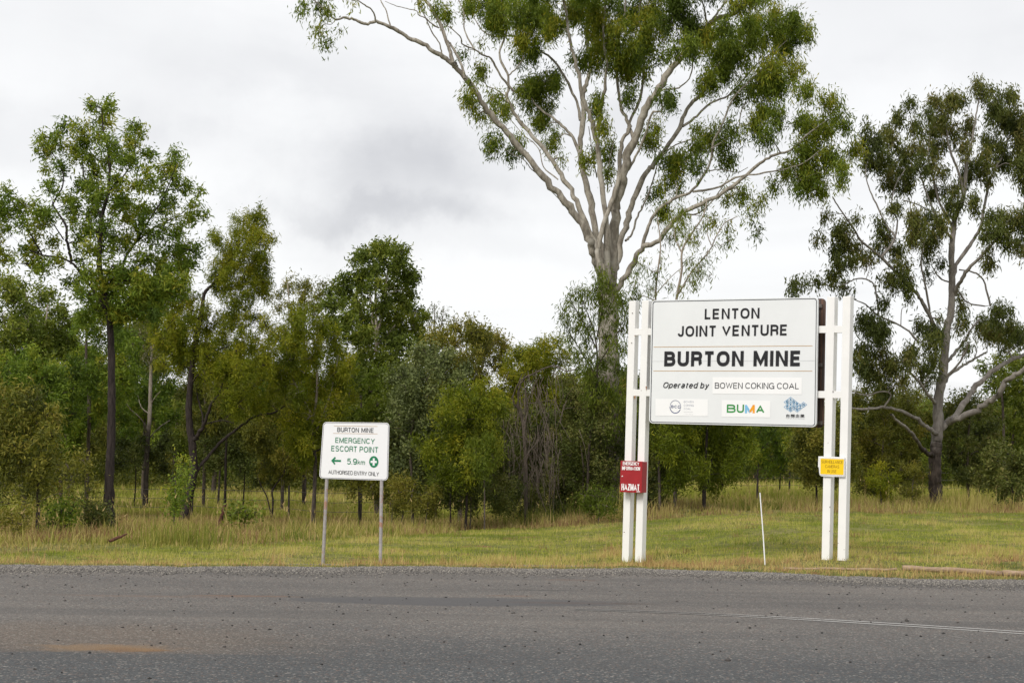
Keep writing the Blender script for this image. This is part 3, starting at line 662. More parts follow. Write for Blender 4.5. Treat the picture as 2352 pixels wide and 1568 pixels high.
cl = c7([(230, 70, 90, 90), (330, 60, 90, 85), (420, 100, 90, 100), (470, 150, 60, 65), (190, 110, 50, 60), (330, 200, 60, 50), (350, 250, 75, 50),
 (640, 60, 100, 90), (560, 60, 50, 60), (700, 130, 70, 75), (700, 225, 55, 55), (730, 290, 110, 52), (600, 280, 40, 38), (820, 200, 90, 110), (850, 330, 85, 75), (930, 260, 85, 95), (960, 120, 80, 90), (880, 50, 95, 70), (1080, 60, 85, 75), (1150, 140, 85, 85), (1120, 230, 75, 65), (1220, 190, 65, 55), (1300, 250, 85, 80), (1330, 330, 85, 70), (1420, 220, 85, 105), (1500, 130, 90, 80), (1580, 110, 80, 65), (1660, 150, 55, 55), (1720, 170, 32, 45), (1600, 230, 75, 80), (1560, 330, 80, 70), (1640, 340, 46, 52), (1480, 400, 70, 62), (1560, 430, 62, 52), (1420, 440, 55, 55), (1240, 400, 75, 55), (1340, 130, 58, 48),
 (420, 410, 75, 80), (370, 460, 65, 75), (440, 550, 52, 52), (480, 380, 50, 52), (130, 345, 36, 24), (70, 490, 34, 46), (180, 480, 34, 22), (220, 540, 44, 32), (150, 560, 34, 15), (180, 690, 40, 44), (280, 740, 40, 30), (310, 690, 26, 26), (480, 680, 34, 50), (520, 770, 16, 16), (430, 620, 40, 30),
 (680, 520, 40, 52), (720, 620, 34, 44), (720, 750, 48, 48), (740, 850, 22, 40), (640, 790, 55, 20),
 (850, 470, 36, 42), (1050, 500, 58, 48), (970, 600, 24, 46), (960, 700, 42, 40), (1080, 790, 75, 62), (1070, 880, 50, 58), (980, 960, 30, 40), (1040, 1040, 38, 46),
 (1180, 720, 50, 40), (1260, 660, 50, 50), (1330, 660, 50, 50), (1340, 780, 50, 38), (1190, 800, 50, 30), (1170, 630, 24, 24),
 (1680, 450, 52, 42), (1450, 600, 50, 48), (1520, 550, 50, 48), (1600, 560, 50, 48), (1700, 590, 80, 50), (1830, 520, 60, 42), (1900, 590, 48, 40), (1780, 640, 70, 48), (1700, 720, 78, 55), (1770, 830, 85, 58), (1850, 780, 66, 56), (1680, 880, 72, 48), (1760, 930, 66, 40), (1900, 860, 40, 50), (1950, 740, 40, 40), (1620, 820, 50, 38), (1500, 660, 48, 38), (1560, 900, 28, 30),
 (1340, 960, 28, 30), (1420, 950, 40, 34), (1490, 990, 24, 34), (1440, 1060, 18, 14), (1485, 1130, 24, 16), (1250, 1080, 22, 22), (1330, 1180, 16, 14), (1330, 1110, 16, 16), (1220, 1000, 20, 16),
 (120, 20, 60, 36), (60, 40, 30, 20), (30, 260, 26, 14), (1380, 20, 60, 30), (1440, -20, 70, 50)])
cl += c7([(x, y, 100, 80) for x, y in ((230, -70), (400, -80), (560, -90), (720, -70), (880, -110), (1040, -90), (1200, -90), (1350, -120), (1500, -60), (480, -200), (700, -210), (950, -230), (1200, -220), (1400, -220))])
cl += c8([(340, 30, 70, 36), (240, 50, 50, 36), (480, 90, 50, 56), (160, 110, 32, 34), (360, 260, 28, 50), (390, 320, 28, 32), (460, 420, 38, 50), (590, 300, 18, 18), (700, 5, 44, 16), (1610, 130, 70, 70), (1370, 20, 50, 34), (1500, 60, 60, 50), (1870, 70, 44, 84), (1980, 690, 46, 42), (1860, 800, 26, 42), (1880, 880, 26, 34), (1860, 1000, 42, 50), (2080, 950, 50, 36), (1950, 1120, 32, 20), (2170, 1100, 52, 48), (2060, 1400, 38, 38), (2050, 1490, 14, 16), (2060, 1310, 22, 14), (1960, 440, 34, 20)])
gum_trunk = [(r7([(745, 2510), (748, 2200), (750, 1900), (748, 1600), (745, 1450), (742, 1370), (740, 1310)]), 26, 22)]
limbs = [((r7([(772, 1340)]) + list(p)) if abs(p[0][0] - (1047.4 + 800 * .4688)) < 1 and abs(p[0][1] - 1230 * .4688) < 1 else p, r0, r1, d0, d1) for p, r0, r1, d0, d1 in limbs]
limbs = [(([r7([(744, 1440)])[0]] + list(p)) if p[0][1] > 600 and p[0][0] < 1425 and r0 > 7 and p[0][1] < 660 else p, r0 * .78, r1 * .85, d0, d1) for p, r0, r1, d0, d1 in limbs]
px_tree('gum_tree', 'huge pale gum tree with many spreading white limbs behind the billboard', 'tree', (1397, 1172), gum_trunk, limbs, cl=cl, bark='gum_bark', leaf='gum_leaf',
        T=.9, seed=3, L=.15, W=.030, droop=.85, spread=.52, cov=2.1, subs=.24, maxr=.035, tilt_t=.42, rootflare=1.25)

# --- the grey gum on the right
limbs = [
 (r9([(822, 650), (870, 610), (900, 590), (960, 510), (1010, 440), (1080, 360), (1160, 290), (1230, 245), (1320, 210), (1420, 160)]), 8.5, 3.6, 0, 2.5),
 (r9([(870, 610), (930, 580), (1040, 535), (1110, 490), (1170, 450), (1220, 370), (1270, 330), (1330, 290), (1420, 230), (1520, 180)]), 7.5, 4.6, .2, -2.0),
 (r9([(825, 690), (790, 660), (760, 640), (710, 595), (660, 568), (590, 535), (500, 515), (430, 525), (310, 525), (240, 500)]), 5.5, 2.2, 0, -2),
 (r9([(790, 800), (760, 790), (720, 760), (690, 710), (640, 650), (580, 600), (540, 560)]), 5.4, 2.8, 0, -3),
 (r9([(500, 515), (540, 440), (470, 425), (400, 445), (310, 425)]), 2.2, 1.2, -1.4, -2),
 (r9([(810, 500), (790, 475), (760, 440), (710, 370), (650, 310), (560, 260)]), 4.2, 2, 0, -1.6),
 (r9([(845, 390), (890, 320), (950, 280), (1010, 245), (1060, 215), (1110, 190)]), 4, 1.8, 0, 1.6),
 (r9([(1030, 240), (1050, 180), (1030, 140)]), 1.4, .8, .9, .9),
 (r9([(865, 250), (890, 230), (920, 190), (980, 120), (1020, 50), (1060, 0)]), 4.2, 2.2, 0, 2),
 (r9([(850, 350), (940, 260), (980, 190), (1000, 130)]), 3, 1.6, -.2, -1),
 (r10([(905, 1560), (860, 1450), (800, 1330), (750, 1260), (640, 1150), (540, 1050), (450, 980), (400, 900), (330, 800), (280, 720)]), 5, 1.3, 0, -2.2),
 (r10([(880, 1500), (850, 1420), (820, 1250), (790, 1100), (810, 960), (790, 860)]), 3, 1.2, 0, -1.4),
 (r10([(985, 1290), (1010, 1220), (1060, 1140), (1170, 1030), (1250, 940), (1340, 880)]), 5.2, 2.2, 0, -1.8),
 (r10([(975, 1180), (1000, 1100), (1070, 1000), (1130, 900), (1160, 750), (1190, 620), (1260, 480), (1290, 380)]), 5, 1.8, 0, 1.6),
 (r10([(965, 960), (950, 940), (880, 840), (800, 640), (770, 540)]), 3.4, 1.3, 0, -1.0),
 (r10([(975, 900), (900, 760), (850, 570), (830, 490), (840, 380)]), 3.4, 1.3, 0, .8),
 (r10([(560, 1070), (640, 960), (600, 900), (530, 760), (480, 640), (470, 560)]), 3, 1.0, -1.2, -.4),
 (r10([(635, 970), (655, 860), (620, 780), (640, 660), (700, 560)]), 2.2, 1.0, -.9, .3),
 (r10([(780, 1560), (700, 1480), (540, 1400), (470, 1340), (400, 1310)]), 2.6, 1.1, -1.4, -2),
 (r10([(545, 1400), (520, 1230), (430, 1190), (300, 1240), (200, 1210), (110, 1230)]), 2, .9, -1.7, -2.5),
 (r10([(1160, 1350), (1060, 1330), (1010, 1270), (975, 1240)]), 1.6, 2.2, .6, 0),
 (r10([(1190, 1350), (1150, 1200), (1080, 1150), (1010, 1140)]), 2.2, 1.6, .8, 0),
 (r10([(950, 1210), (900, 1190), (860, 1130), (840, 1080)]), 1.8, .8, 0, -.8),
 (r10([(1040, 720), (1000, 560), (960, 460), (940, 330), (950, 200)]), 3.6, 1.2, 0, -.6),
 (r10([(1050, 560), (1080, 420), (1100, 300), (1120, 180), (1140, 80)]), 3.2, 1.0, 0, .6),
 (r10([(690, 740), (760, 760), (830, 800), (880, 850)]), 1.2, 1.6, -1.2, -.8),
]
cl = c10([(500, 400, 60, 50), (480, 330, 32, 26), (560, 480, 75, 58), (620, 400, 52, 50), (600, 330, 34, 34), (660, 260, 42, 40), (720, 200, 24, 50), (680, 470, 60, 50), (720, 560, 50, 50), (700, 650, 60, 40), (590, 620, 48, 50), (480, 500, 36, 52), (850, 320, 70, 60), (900, 170, 42, 50), (960, 150, 42, 42), (1000, 170, 42, 50), (930, 250, 42, 42), (880, 430, 52, 60), (960, 350, 42, 50), (1150, 110, 52, 42), (1110, 60, 32, 24), (1200, 180, 52, 50), (1300, 150, 52, 42), (1340, 130, 24, 32), (1080, 330, 42, 50), (1040, 450, 32, 50), (1250, 270, 80, 70), (1340, 330, 62, 80), (1200, 400, 70, 60), (1130, 520, 70, 50), (1290, 500, 80, 60), (1370, 550, 52, 70), (1170, 590, 52, 42), (780, 540, 32, 50), (880, 560, 50, 50), (890, 680, 50, 50), (960, 760, 50, 60), (1090, 760, 42, 50), (820, 850, 34, 50), (660, 780, 50, 30), (780, 900, 50, 50), (870, 930, 50, 50), (840, 1030, 50, 50), (760, 960, 42, 42), (900, 870, 42, 70), (1230, 830, 60, 42), (1300, 850, 70, 50), (1370, 820, 42, 50), (1200, 930, 60, 50), (1290, 960, 60, 50), (1370, 1020, 50, 50), (1180, 1060, 40, 50), (900, 1100, 24, 26), (1050, 600, 42, 50), (330, 930, 60, 70), (400, 1000, 50, 50), (300, 1040, 50, 50), (370, 1120, 60, 42), (290, 1170, 42, 40), (350, 1240, 42, 24), (100, 1220, 42, 32), (60, 1260, 24, 26), (190, 1210, 32, 24), (210, 960, 24, 32), (540, 870, 32, 32), (580, 960, 42, 42), (560, 1010, 32, 32), (480, 1080, 50, 32), (650, 1040, 50, 42), (680, 1120, 42, 42), (600, 1210, 50, 50), (700, 1230, 60, 50), (720, 1310, 16, 24), (600, 1320, 42, 24), (830, 1170, 16, 32), (250, 820, 34, 22), (420, 850, 34, 16), (470, 1420, 50, 42), (560, 1470, 60, 42), (560, 1540, 52, 32), (850, 1490, 42, 50), (890, 1420, 16, 20), (1020, 1330, 24, 50), (1010, 1430, 32, 42), (1240, 1390, 70, 42), (1150, 1450, 52, 42), (1200, 1500, 60, 42), (1280, 1480, 52, 42), (1370, 1520, 42, 42),
 (640, 550, 40, 44), (790, 430, 40, 60), (820, 240, 30, 30), (760, 320, 34, 40), (1400, 420, 60, 90), (1420, 650, 60, 60), (1420, 240, 60, 70), (1000, 650, 30, 50), (740, 830, 40, 50), (1420, 900, 50, 70)])
cl += c9([(400, 50, 70, 50), (480, 50, 50, 42), (380, 170, 50, 50), (450, 230, 90, 50), (530, 300, 70, 50), (600, 250, 70, 42), (650, 190, 50, 42), (750, 50, 50, 42), (770, 130, 50, 50), (780, 220, 42, 50), (750, 300, 42, 42), (740, 360, 24, 24), (800, 330, 16, 24), (930, 50, 24, 24), (1000, 160, 32, 32), (1150, 60, 60, 50), (1250, 100, 70, 60), (1210, 170, 24, 16), (420, 340, 60, 50), (370, 260, 40, 50), (520, 400, 60, 40), (620, 350, 40, 40)])
t_ = r9([(805, 1085), (803, 1010), (800, 930), (800, 850), (808, 760), (812, 700), (820, 600), (818, 500), (832, 400), (850, 300), (862, 150), (875, 30)]) + r10([(960, 1400), (968, 1250), (965, 1050), (975, 930), (990, 830), (1030, 740), (1048, 600), (1050, 500)])
px_tree('gum_tree', 'grey barked gum tree with dark flaking base right of the billboard', 'tree', (2148, 1152), [(t_, 16, 3.6)], limbs, cl=cl, bark='gum_bark_right', leaf='gum_leaf_red', Y=54,
        T=.9, seed=4, L=.16, W=.034, droop=.9, spread=.5, cov=2.3, subs=.22, maxr=.03, tilt_t=.40, rootflare=1.25)

# --- tall dark-trunked acacia at the left
limbs = [
 (r5([(570, 215), (555, 190), (520, 140), (470, 60), (420, -5)]) + r4([(620, 1430), (560, 1370), (470, 1330), (330, 1310), (230, 1270)]), 5, 1.4, 0, -.8),
 (r4([(560, 1360), (540, 1260), (520, 1180), (520, 1090), (470, 1000), (420, 930), (430, 880), (480, 800), (500, 700), (470, 600), (400, 500)]), 3.6, 1.0, -.2, .6),
 (r5([(590, 170), (610, 110), (640, 40)]) + r4([(980, 1340), (1010, 1290), (1060, 1220), (1180, 1110), (1300, 1050), (1400, 1000), (1500, 920)]), 4, .9, 0, .8),
 (r4([(785, 1200), (760, 1130), (800, 1050), (820, 920), (880, 780), (960, 700), (1050, 560), (1060, 400)]), 3.2, .9, 0, -.8),
 (r4([(795, 1000), (720, 860), (660, 700), (640, 500), (600, 360)]), 2.8, .8, 0, .8),
 (r4([(330, 1310), (260, 1180), (180, 1050), (120, 930), (60, 830)]), 2.0, .8, -.6, -1.2),
 (r4([(1060, 1220), (1160, 1050), (1270, 880), (1330, 740), (1380, 600)]), 2.4, .8, .4, .9),
 (r4([(500, 1190), (440, 1100), (400, 1030), (300, 960)]), 1.6, .7, -.2, -.6),
]
cl = c4([(800, 160, 76, 56), (710, 150, 26, 26), (860, 130, 34, 26), (780, 260, 70, 46), (850, 290, 42, 34), (560, 290, 60, 42), (650, 340, 70, 50), (380, 390, 60, 42), (330, 460, 50, 42), (440, 430, 70, 50), (380, 540, 60, 50), (340, 650, 42, 24), (470, 620, 60, 50), (1030, 290, 42, 34), (1090, 360, 42, 42), (1000, 370, 42, 42), (700, 420, 80, 50), (800, 400, 70, 50), (900, 450, 90, 50), (1010, 430, 60, 50), (560, 480, 70, 60), (700, 520, 80, 50), (850, 560, 90, 60), (980, 530, 80, 50), (1050, 590, 50, 42), (760, 680, 80, 50), (900, 700, 70, 42), (1200, 500, 42, 34), (1160, 520, 34, 34), (1380, 520, 50, 34), (1300, 600, 60, 50), (1420, 590, 34, 50), (1150, 700, 80, 50), (1280, 700, 60, 50), (1370, 760, 60, 68), (1180, 800, 70, 50), (1060, 770, 70, 42), (1370, 870, 50, 42), (1480, 790, 42, 42), (1560, 830, 42, 24), (1510, 930, 50, 42), (1560, 1000, 50, 42), (1500, 1050, 42, 34), (370, 750, 42, 50), (380, 810, 42, 34), (650, 760, 70, 60), (760, 780, 70, 50), (880, 800, 80, 60), (680, 880, 80, 50), (800, 900, 80, 60), (940, 900, 70, 50), (1050, 930, 60, 50), (1150, 960, 70, 50), (1260, 950, 60, 50), (1300, 1050, 70, 50), (560, 950, 70, 50), (480, 900, 60, 42), (300, 940, 60, 50), (180, 900, 42, 34), (60, 830, 60, 42), (20, 900, 34, 34), (160, 980, 50, 42), (280, 1000, 60, 50), (80, 1000, 60, 50), (370, 1000, 50, 50), (330, 1080, 50, 42), (60, 1120, 50, 42), (180, 1090, 50, 50), (240, 1180, 50, 42), (180, 1260, 60, 42), (300, 1290, 60, 50), (60, 1360, 50, 42), (200, 1380, 80, 50), (330, 1400, 70, 42), (460, 1370, 50, 50), (420, 1230, 50, 42), (620, 1000, 70, 50), (740, 1010, 70, 50), (860, 1030, 70, 50), (980, 1050, 70, 50), (1100, 1080, 70, 50), (650, 1100, 70, 50), (780, 1130, 70, 50), (900, 1160, 70, 50), (1020, 1180, 60, 50), (1150, 1180, 70, 60), (1280, 1180, 70, 60), (1380, 1130, 50, 60), (1400, 1250, 80, 50), (1480, 1270, 70, 50), (1300, 1300, 70, 50), (1180, 1320, 70, 50), (1080, 1360, 60, 50), (950, 1250, 60, 50), (840, 1260, 60, 50), (700, 1240, 70, 50), (600, 1220, 50, 50), (880, 1400, 70, 50), (950, 1480, 70, 50), (1100, 1480, 70, 50), (1250, 1420, 70, 50), (1400, 1400, 80, 60), (1500, 1380, 50, 50), (650, 1340, 34, 34), (700, 1430, 50, 50), (600, 1490, 34, 34), (730, 1500, 50, 42), (870, 1530, 50, 34),
 (-60, 900, 60, 60), (-80, 1050, 80, 60), (-60, 1250, 70, 60)])
cl += fill([(170, 640), (290, 640), (420, 600), (450, 640), (400, 700), (300, 730), (200, 720)], 25, np.random.default_rng(9), .15)
t_ = r5([(580, 1345), (582, 1200), (580, 1100), (588, 900), (592, 700), (590, 500), (585, 330), (572, 210)]) + r4([(785, 1440), (780, 1300), (785, 1150), (800, 1000), (840, 850), (860, 650), (850, 500), (810, 330), (800, 200)])
px_tree('acacia_tree', 'tall acacia with a straight blackish trunk at the left of the photo', 'tree', (251, 1208), [(t_, 11.5, 1.2)], limbs, cl=cl, bark='dark_bark', leaf='acacia_leaf',
        T=.55, seed=5, L=.115, W=.030, droop=.25, spread=.8, cov=1.9, jag=1.22, subs=.17, maxr=.022, tilt_t=.5, rootflare=1.2)

# --- leaning forked wattle
limbs = [
 (r5([(1020, 900), (1050, 860), (1080, 810), (1110, 720), (1160, 640), (1200, 540)]), 5.4, 2, 0, -.8),
 (r5([(1035, 1070), (1060, 1020), (1100, 980), (1180, 890), (1270, 820), (1360, 760), (1450, 745), (1520, 700)]), 5, 1.2, 0, .9),
 (r5([(1010, 590), (1060, 540), (1140, 535)]), 2.2, 1, 0, -.5),
 (r5([(1075, 830), (1070, 750), (1045, 650), (1040, 600)]), 2.2, 1.2, -.1, .4),
 (r5([(960, 1310), (940, 1270), (935, 1150), (950, 1080)]), 2.4, 1, 0, -.4),
 (r5([(1100, 800), (1180, 785), (1240, 800)]), 1.6, .8, -.2, -.8),
]
t_ = r5([(968, 1318), (985, 1250), (1005, 1160), (1025, 1060), (1022, 950), (1012, 860), (1000, 740), (1008, 600), (1020, 480), (1045, 340), (1070, 190), (1085, 110), (1130, 60)]) + [(510, 620), (545, 570), (580, 520)]
px_tree('wattle_tree', 'leaning wattle with a forked black trunk left of the small sign', 'tree', (420, 1196), [(t_, 12, 1.0)], limbs,
        polys=[[(572, 466), (600, 500), (624, 540), (622, 600), (612, 650), (600, 720), (560, 730), (510, 690), (492, 640), (476, 580), (468, 545), (492, 525), (515, 545), (530, 505), (555, 500)],
               [(350, 655), (420, 640), (470, 690), (510, 720), (600, 725), (640, 770), (645, 860), (610, 950), (560, 960), (500, 900), (440, 870), (370, 840), (335, 740)]],
        bark='dark_bark', leaf='wattle_leaf', T=.9, step=25, drop=.14, seed=6, L=.105, W=.022, droop=.45, spread=.65, cov=1.25, jag=1.25, subs=.16, maxr=.02, tilt_t=.55, rootflare=1.25)

# --- the other trees, front to back
BT = px_tree
BT('bushy_tree', 'leafy green tree with grey crooked stems near the left edge', 'tree', r5([(325, 1235)])[0], [(r5([(325, 1240), (320, 1120), (300, 980), (285, 880), (290, 760), (280, 650), (270, 560)]), 5, 2)],
   [(r5([(318, 1100), (350, 1000), (400, 930)]), 2, 1, 0, .5), (r5([(360, 1240), (365, 1140), (345, 1060), (390, 980), (410, 900)]), 2.6, 1, .2, .4), (r5([(300, 1030), (240, 990), (195, 1000)]), 1.5, .8, 0, -.4)],
   polys=[[(40, 760), (100, 718), (170, 730), (230, 790), (235, 900), (205, 1000), (170, 1070), (120, 1040), (60, 1010), (0, 1000), (-40, 860)]], bark='brown_bark', leaf='green_leaf', T=1.1, step=26, seed=11, L=.12, W=.035, droop=.3, spread=.8, cov=1.3, tilt_t=.28)
BT('bushy_tree', 'low dark leafed tree with a thin black stem at far left', 'tree', (85, 1215), [(r5([(198, 1365), (200, 1200), (202, 1060), (205, 960)]), 4.2, 2)], [],
   polys=[[(-60, 900), (60, 880), (130, 960), (135, 1060), (90, 1110), (0, 1100), (-60, 1100)]], bark='dark_bark', leaf='olive_leaf', T=.8, step=26, seed=12, L=.11, W=.032, droop=.3, spread=.8, cov=1.2, tilt_t=.35)
BT('gum_tree', 'slender pale trunked gum with a dark foot in the clearing', 'tree', (335, 1124), [(r5([(772, 1150), (775, 1050), (778, 960), (785, 860), (793, 760), (797, 620), (800, 480), (806, 350)]), 6.5, 3)],
   [(r5([(782, 860), (768, 810), (740, 770), (690, 725), (660, 680)]), 2, .8, 0, -1), (r5([(787, 885), (815, 850), (860, 810), (900, 785)]), 1.5, .7, 0, 1), (r5([(790, 750), (750, 715), (728, 650)]), 1.4, .7, 0, .5), (r5([(797, 700), (825, 660), (850, 630)]), 1.4, .7, 0, -.5),
    (r5([(800, 500), (760, 400), (740, 300)]), 2, .9, 0, .5), (r5([(803, 420), (830, 330), (840, 230)]), 2, .9, 0, -.5)],
   polys=[[(300, 640), (380, 620), (420, 680), (410, 800), (370, 850), (300, 830), (285, 740)]], bark='pale_bark', leaf='far_leaf', Y=62, T=2, step=24, drop=.45, seed=13, L=.16, W=.03, cov=1.0, tilt_t=.35)
BT('sapling', 'dark straight thin trunk standing in the clearing left of the small sign', 'tree', (517, 1152), [([(517, 1156), (518, 1100), (519, 1036), (524, 960), (520, 880)], 3.4, 1.6)], [],
   polys=[[(480, 840), (560, 840), (580, 960), (540, 1010), (490, 980)]], bark='dark_bark', leaf='olive_leaf', Y=58, T=1.2, step=24, drop=.2, seed=14, L=.13, W=.03, cov=1.2)
BT('sapling', 'paler thin trunk beside the dark straight one in the clearing', 'tree', (502, 1135), [([(502, 1138), (505, 1080), (509, 1020), (513, 940), (515, 880)], 2.6, 1.4)], [],
   polys=[[(560, 860), (640, 850), (650, 960), (590, 1000)]], bark='pale_bark', leaf='olive_leaf', Y=66, T=1.2, step=26, drop=.25, seed=15, L=.14, W=.03, cov=1.2)
BT('small_tree', 'small crooked many stemmed tree just left of the small sign', 'tree', (627, 1182), [(r6([(35, 1320), (42, 1260), (38, 1210), (60, 1170), (90, 1130), (100, 1080)]), 2.6, 1.2), (r6([(40, 1300), (15, 1240), (-10, 1190), (-30, 1140)]), 1.8, .8)], [],
   polys=[[(560, 905), (640, 890), (720, 910), (735, 1000), (700, 1080), (640, 1110), (590, 1080), (560, 1000)]], bark='dark_bark', leaf='olive_leaf', T=.9, step=25, drop=.12, seed=16, L=.11, W=.03, droop=.4, spread=.7, cov=1.2, tilt_t=.38)
BT('wattle_tree', 'yellow-green wattle rising behind the small sign', 'tree', (728, 1130), [([(722, 1130), (724, 1060), (716, 1000), (728, 900), (726, 800)], 5, 2)], [([(722, 1000), (760, 900), (780, 800)], 2.5, 1, 0, .8), ([(720, 960), (670, 860), (650, 760)], 2.5, 1, 0, -.8)],
   polys=[[(640, 720), (690, 690), (740, 705), (775, 760), (800, 800), (815, 860), (800, 960), (760, 1040), (690, 1060), (650, 980), (640, 860)]], bark='pale_bark', leaf='wattle_leaf', Y=50, T=1.4, step=27, drop=.08, seed=17, L=.13, W=.026, droop=.5, spread=.65, cov=1.35, tilt_t=.48)
BT('gum_tree', 'thin topped olive gum behind the wattle and left of the round dark tree', 'tree', (700, 1120), [([(700, 1120), (702, 900), (698, 760), (700, 680)], 5, 2)], [([(702, 800), (670, 720), (660, 650)], 2, 1, 0, 1), ([(702, 780), (740, 700), (750, 660)], 2, 1, 0, -1)],
   cl=c6([(130, 205, 12, 10), (120, 260, 30, 28), (180, 250, 36, 30), (210, 240, 22, 20), (80, 290, 22, 18), (180, 300, 40, 30), (290, 245, 30, 16), (260, 290, 34, 26), (320, 260, 12, 16), (60, 350, 24, 20), (230, 340, 40, 24), (110, 330, 30, 20), (40, 300, 20, 14)]), bark='pale_bark', leaf='olive_leaf', Y=66, T=1.2, seed=18, L=.17, W=.035, droop=.6, spread=.6, cov=1.3, tilt_t=.55)
BT('broadleaf_tree', 'round dense dark green tree rising above the woods in the middle', 'tree', (866, 1110), [([(868, 1110), (867, 950), (866, 820), (864, 730), (862, 660)], 6, 2.5)],
   [(r6([(528, 520), (510, 440), (500, 320), (470, 250)]), 3, 1.4, 0, .8), (r6([(530, 480), (560, 360), (570, 250), (580, 150)]), 3, 1.4, 0, -.8), (r6([(530, 520), (610, 440), (660, 350)]), 2.6, 1.2, 0, 1.2), (r6([(525, 560), (430, 480), (360, 400)]), 2.6, 1.2, 0, -1)],
   cl=c6([(560, 85, 75, 40), (620, 100, 50, 40), (500, 110, 50, 36), (450, 130, 40, 36), (600, 150, 70, 42), (520, 170, 60, 38), (660, 190, 56, 40), (700, 230, 34, 40), (450, 200, 55, 38), (690, 290, 30, 30), (620, 250, 60, 42), (400, 230, 46, 40), (470, 270, 45, 42), (350, 290, 56, 46), (420, 330, 60, 42), (320, 340, 50, 40), (650, 330, 52, 42), (600, 390, 60, 46), (700, 370, 55, 44), (740, 395, 26, 26), (460, 400, 56, 44), (390, 400, 60, 46), (340, 430, 50, 42), (640, 460, 60, 46), (700, 450, 50, 46), (560, 440, 40, 40), (480, 480, 55, 42), (420, 490, 55, 42), (600, 520, 60, 46), (670, 540, 60, 46), (470, 560, 60, 46), (540, 590, 60, 42), (610, 610, 60, 46), (670, 640, 50, 40), (500, 650, 60, 46), (430, 620, 50, 40), (580, 680, 60, 46), (520, 740, 60, 46), (620, 740, 50, 40), (440, 700, 50, 40), (560, 300, 30, 30), (720, 480, 30, 34), (520, 360, 46, 36), (540, 500, 50, 40), (530, 250, 44, 30), (580, 340, 40, 30), (500, 440, 44, 34)]),
   bark='pale_bark', leaf='dark_leaf', Y=60, T=1.8, seed=19, L=.16, W=.055, droop=.35, spread=.8, cov=2.1, jag=.9, subs=.22, tilt_t=.45)
BT('eucalypt_tree', 'big rounded green tree at the left edge behind the acacia', 'tree', (60, 1100), [([(60, 1100), (58, 900), (62, 760), (60, 680)], 7, 3)], [([(60, 850), (100, 760), (110, 700)], 3, 1.4, 0, .8), ([(60, 880), (20, 780), (5, 720)], 3, 1.4, 0, -.8)],
   polys=[[(-60, 640), (20, 622), (62, 640), (110, 660), (148, 700), (160, 760), (150, 880), (100, 960), (0, 960), (-60, 900)]], bark='pale_bark', leaf='dark_leaf', Y=58, T=2, step=30, drop=.06, seed=20, L=.15, W=.05, droop=.4, spread=.8, cov=1.5, tilt_t=.65)
BT('eucalypt_tree', 'mid green tree filling the gap right of the acacia trunk', 'tree', (200, 1100), [([(200, 1100), (205, 950), (198, 820), (200, 740)], 5, 2)], [],
   polys=[[(165, 730), (215, 690), (300, 720), (330, 800), (320, 900), (270, 980), (200, 990), (165, 900)]], bark='brown_bark', leaf='acacia_leaf', Y=54, T=2, step=28, drop=.1, seed=21, L=.15, W=.04, droop=.4, spread=.8, cov=1.3, tilt_t=.35)
BT('olive_tree', 'broad olive coloured tree right of the round dark green tree', 'tree', (1060, 1120), [([(1060, 1120), (1058, 1000), (1052, 900), (1050, 820)], 6, 2.5)], [([(1055, 950), (1100, 860), (1120, 800)], 3, 1.4, 0, 1), ([(1055, 930), (1010, 860), (990, 800)], 3, 1.4, 0, -1)],
   polys=[[(965, 770), (1000, 745), (1040, 745), (1060, 738), (1085, 742), (1110, 755), (1140, 780), (1162, 800), (1160, 840), (1125, 855), (1115, 900), (1130, 960), (1060, 990), (980, 950), (950, 850)]], bark='brown_bark', leaf='olive_leaf', Y=52, T=1.7, step=27, drop=.05, seed=22, L=.13, W=.035, droop=.6, spread=.6, cov=1.6, tilt_t=.66)
BT('gum_sapling', 'sparse reddish twiggy treetop poking out above the olive tree', 'tree', (1000, 1110), [([(1000, 1110), (1002, 900), (1000, 780), (997, 700)], 3, .8)], [([(1001, 800), (1015, 740), (1020, 705)], 1.2, .6, 0, .3), ([(1001, 790), (985, 740), (980, 720)], 1.2, .6, 0, -.3), ([(1003, 800), (1035, 760), (1045, 735)], 1.2, .6, 0, .3)],
   cl=c6([(795, 350, 8, 22), (830, 370, 8, 20), (770, 400, 10, 20), (810, 400, 18, 16), (850, 385, 10, 18), (880, 410, 12, 16), (870, 440, 18, 16), (830, 430, 20, 18), (780, 440, 20, 20)]), bark='dead_twig', leaf='gum_leaf_red', Y=64, T=.5, seed=23, L=.12, W=.03, droop=.6, cov=.6, tilt_t=.8)
BT('shrub_tree', 'grey-green small leafed tree right of the small sign', 'tree', (950, 1165), [(r6([(700, 1290), (690, 1150), (680, 1000), (700, 850), (690, 700)]), 3.5, 1.6), (r6([(640, 1290), (660, 1200), (650, 1080)]), 2.2, 1.2)], [],
   polys=[[(915, 850), (950, 810), (1000, 785), (1050, 800), (1070, 860), (1060, 950), (1030, 1040), (990, 1120), (930, 1140), (890, 1090), (885, 980)]], bark='brown_bark', leaf='grey_leaf', Y=45, T=1.1, step=25, drop=.08, seed=24, L=.085, W=.045, droop=.1, spread=1, cov=1.35, tilt_t=.42)
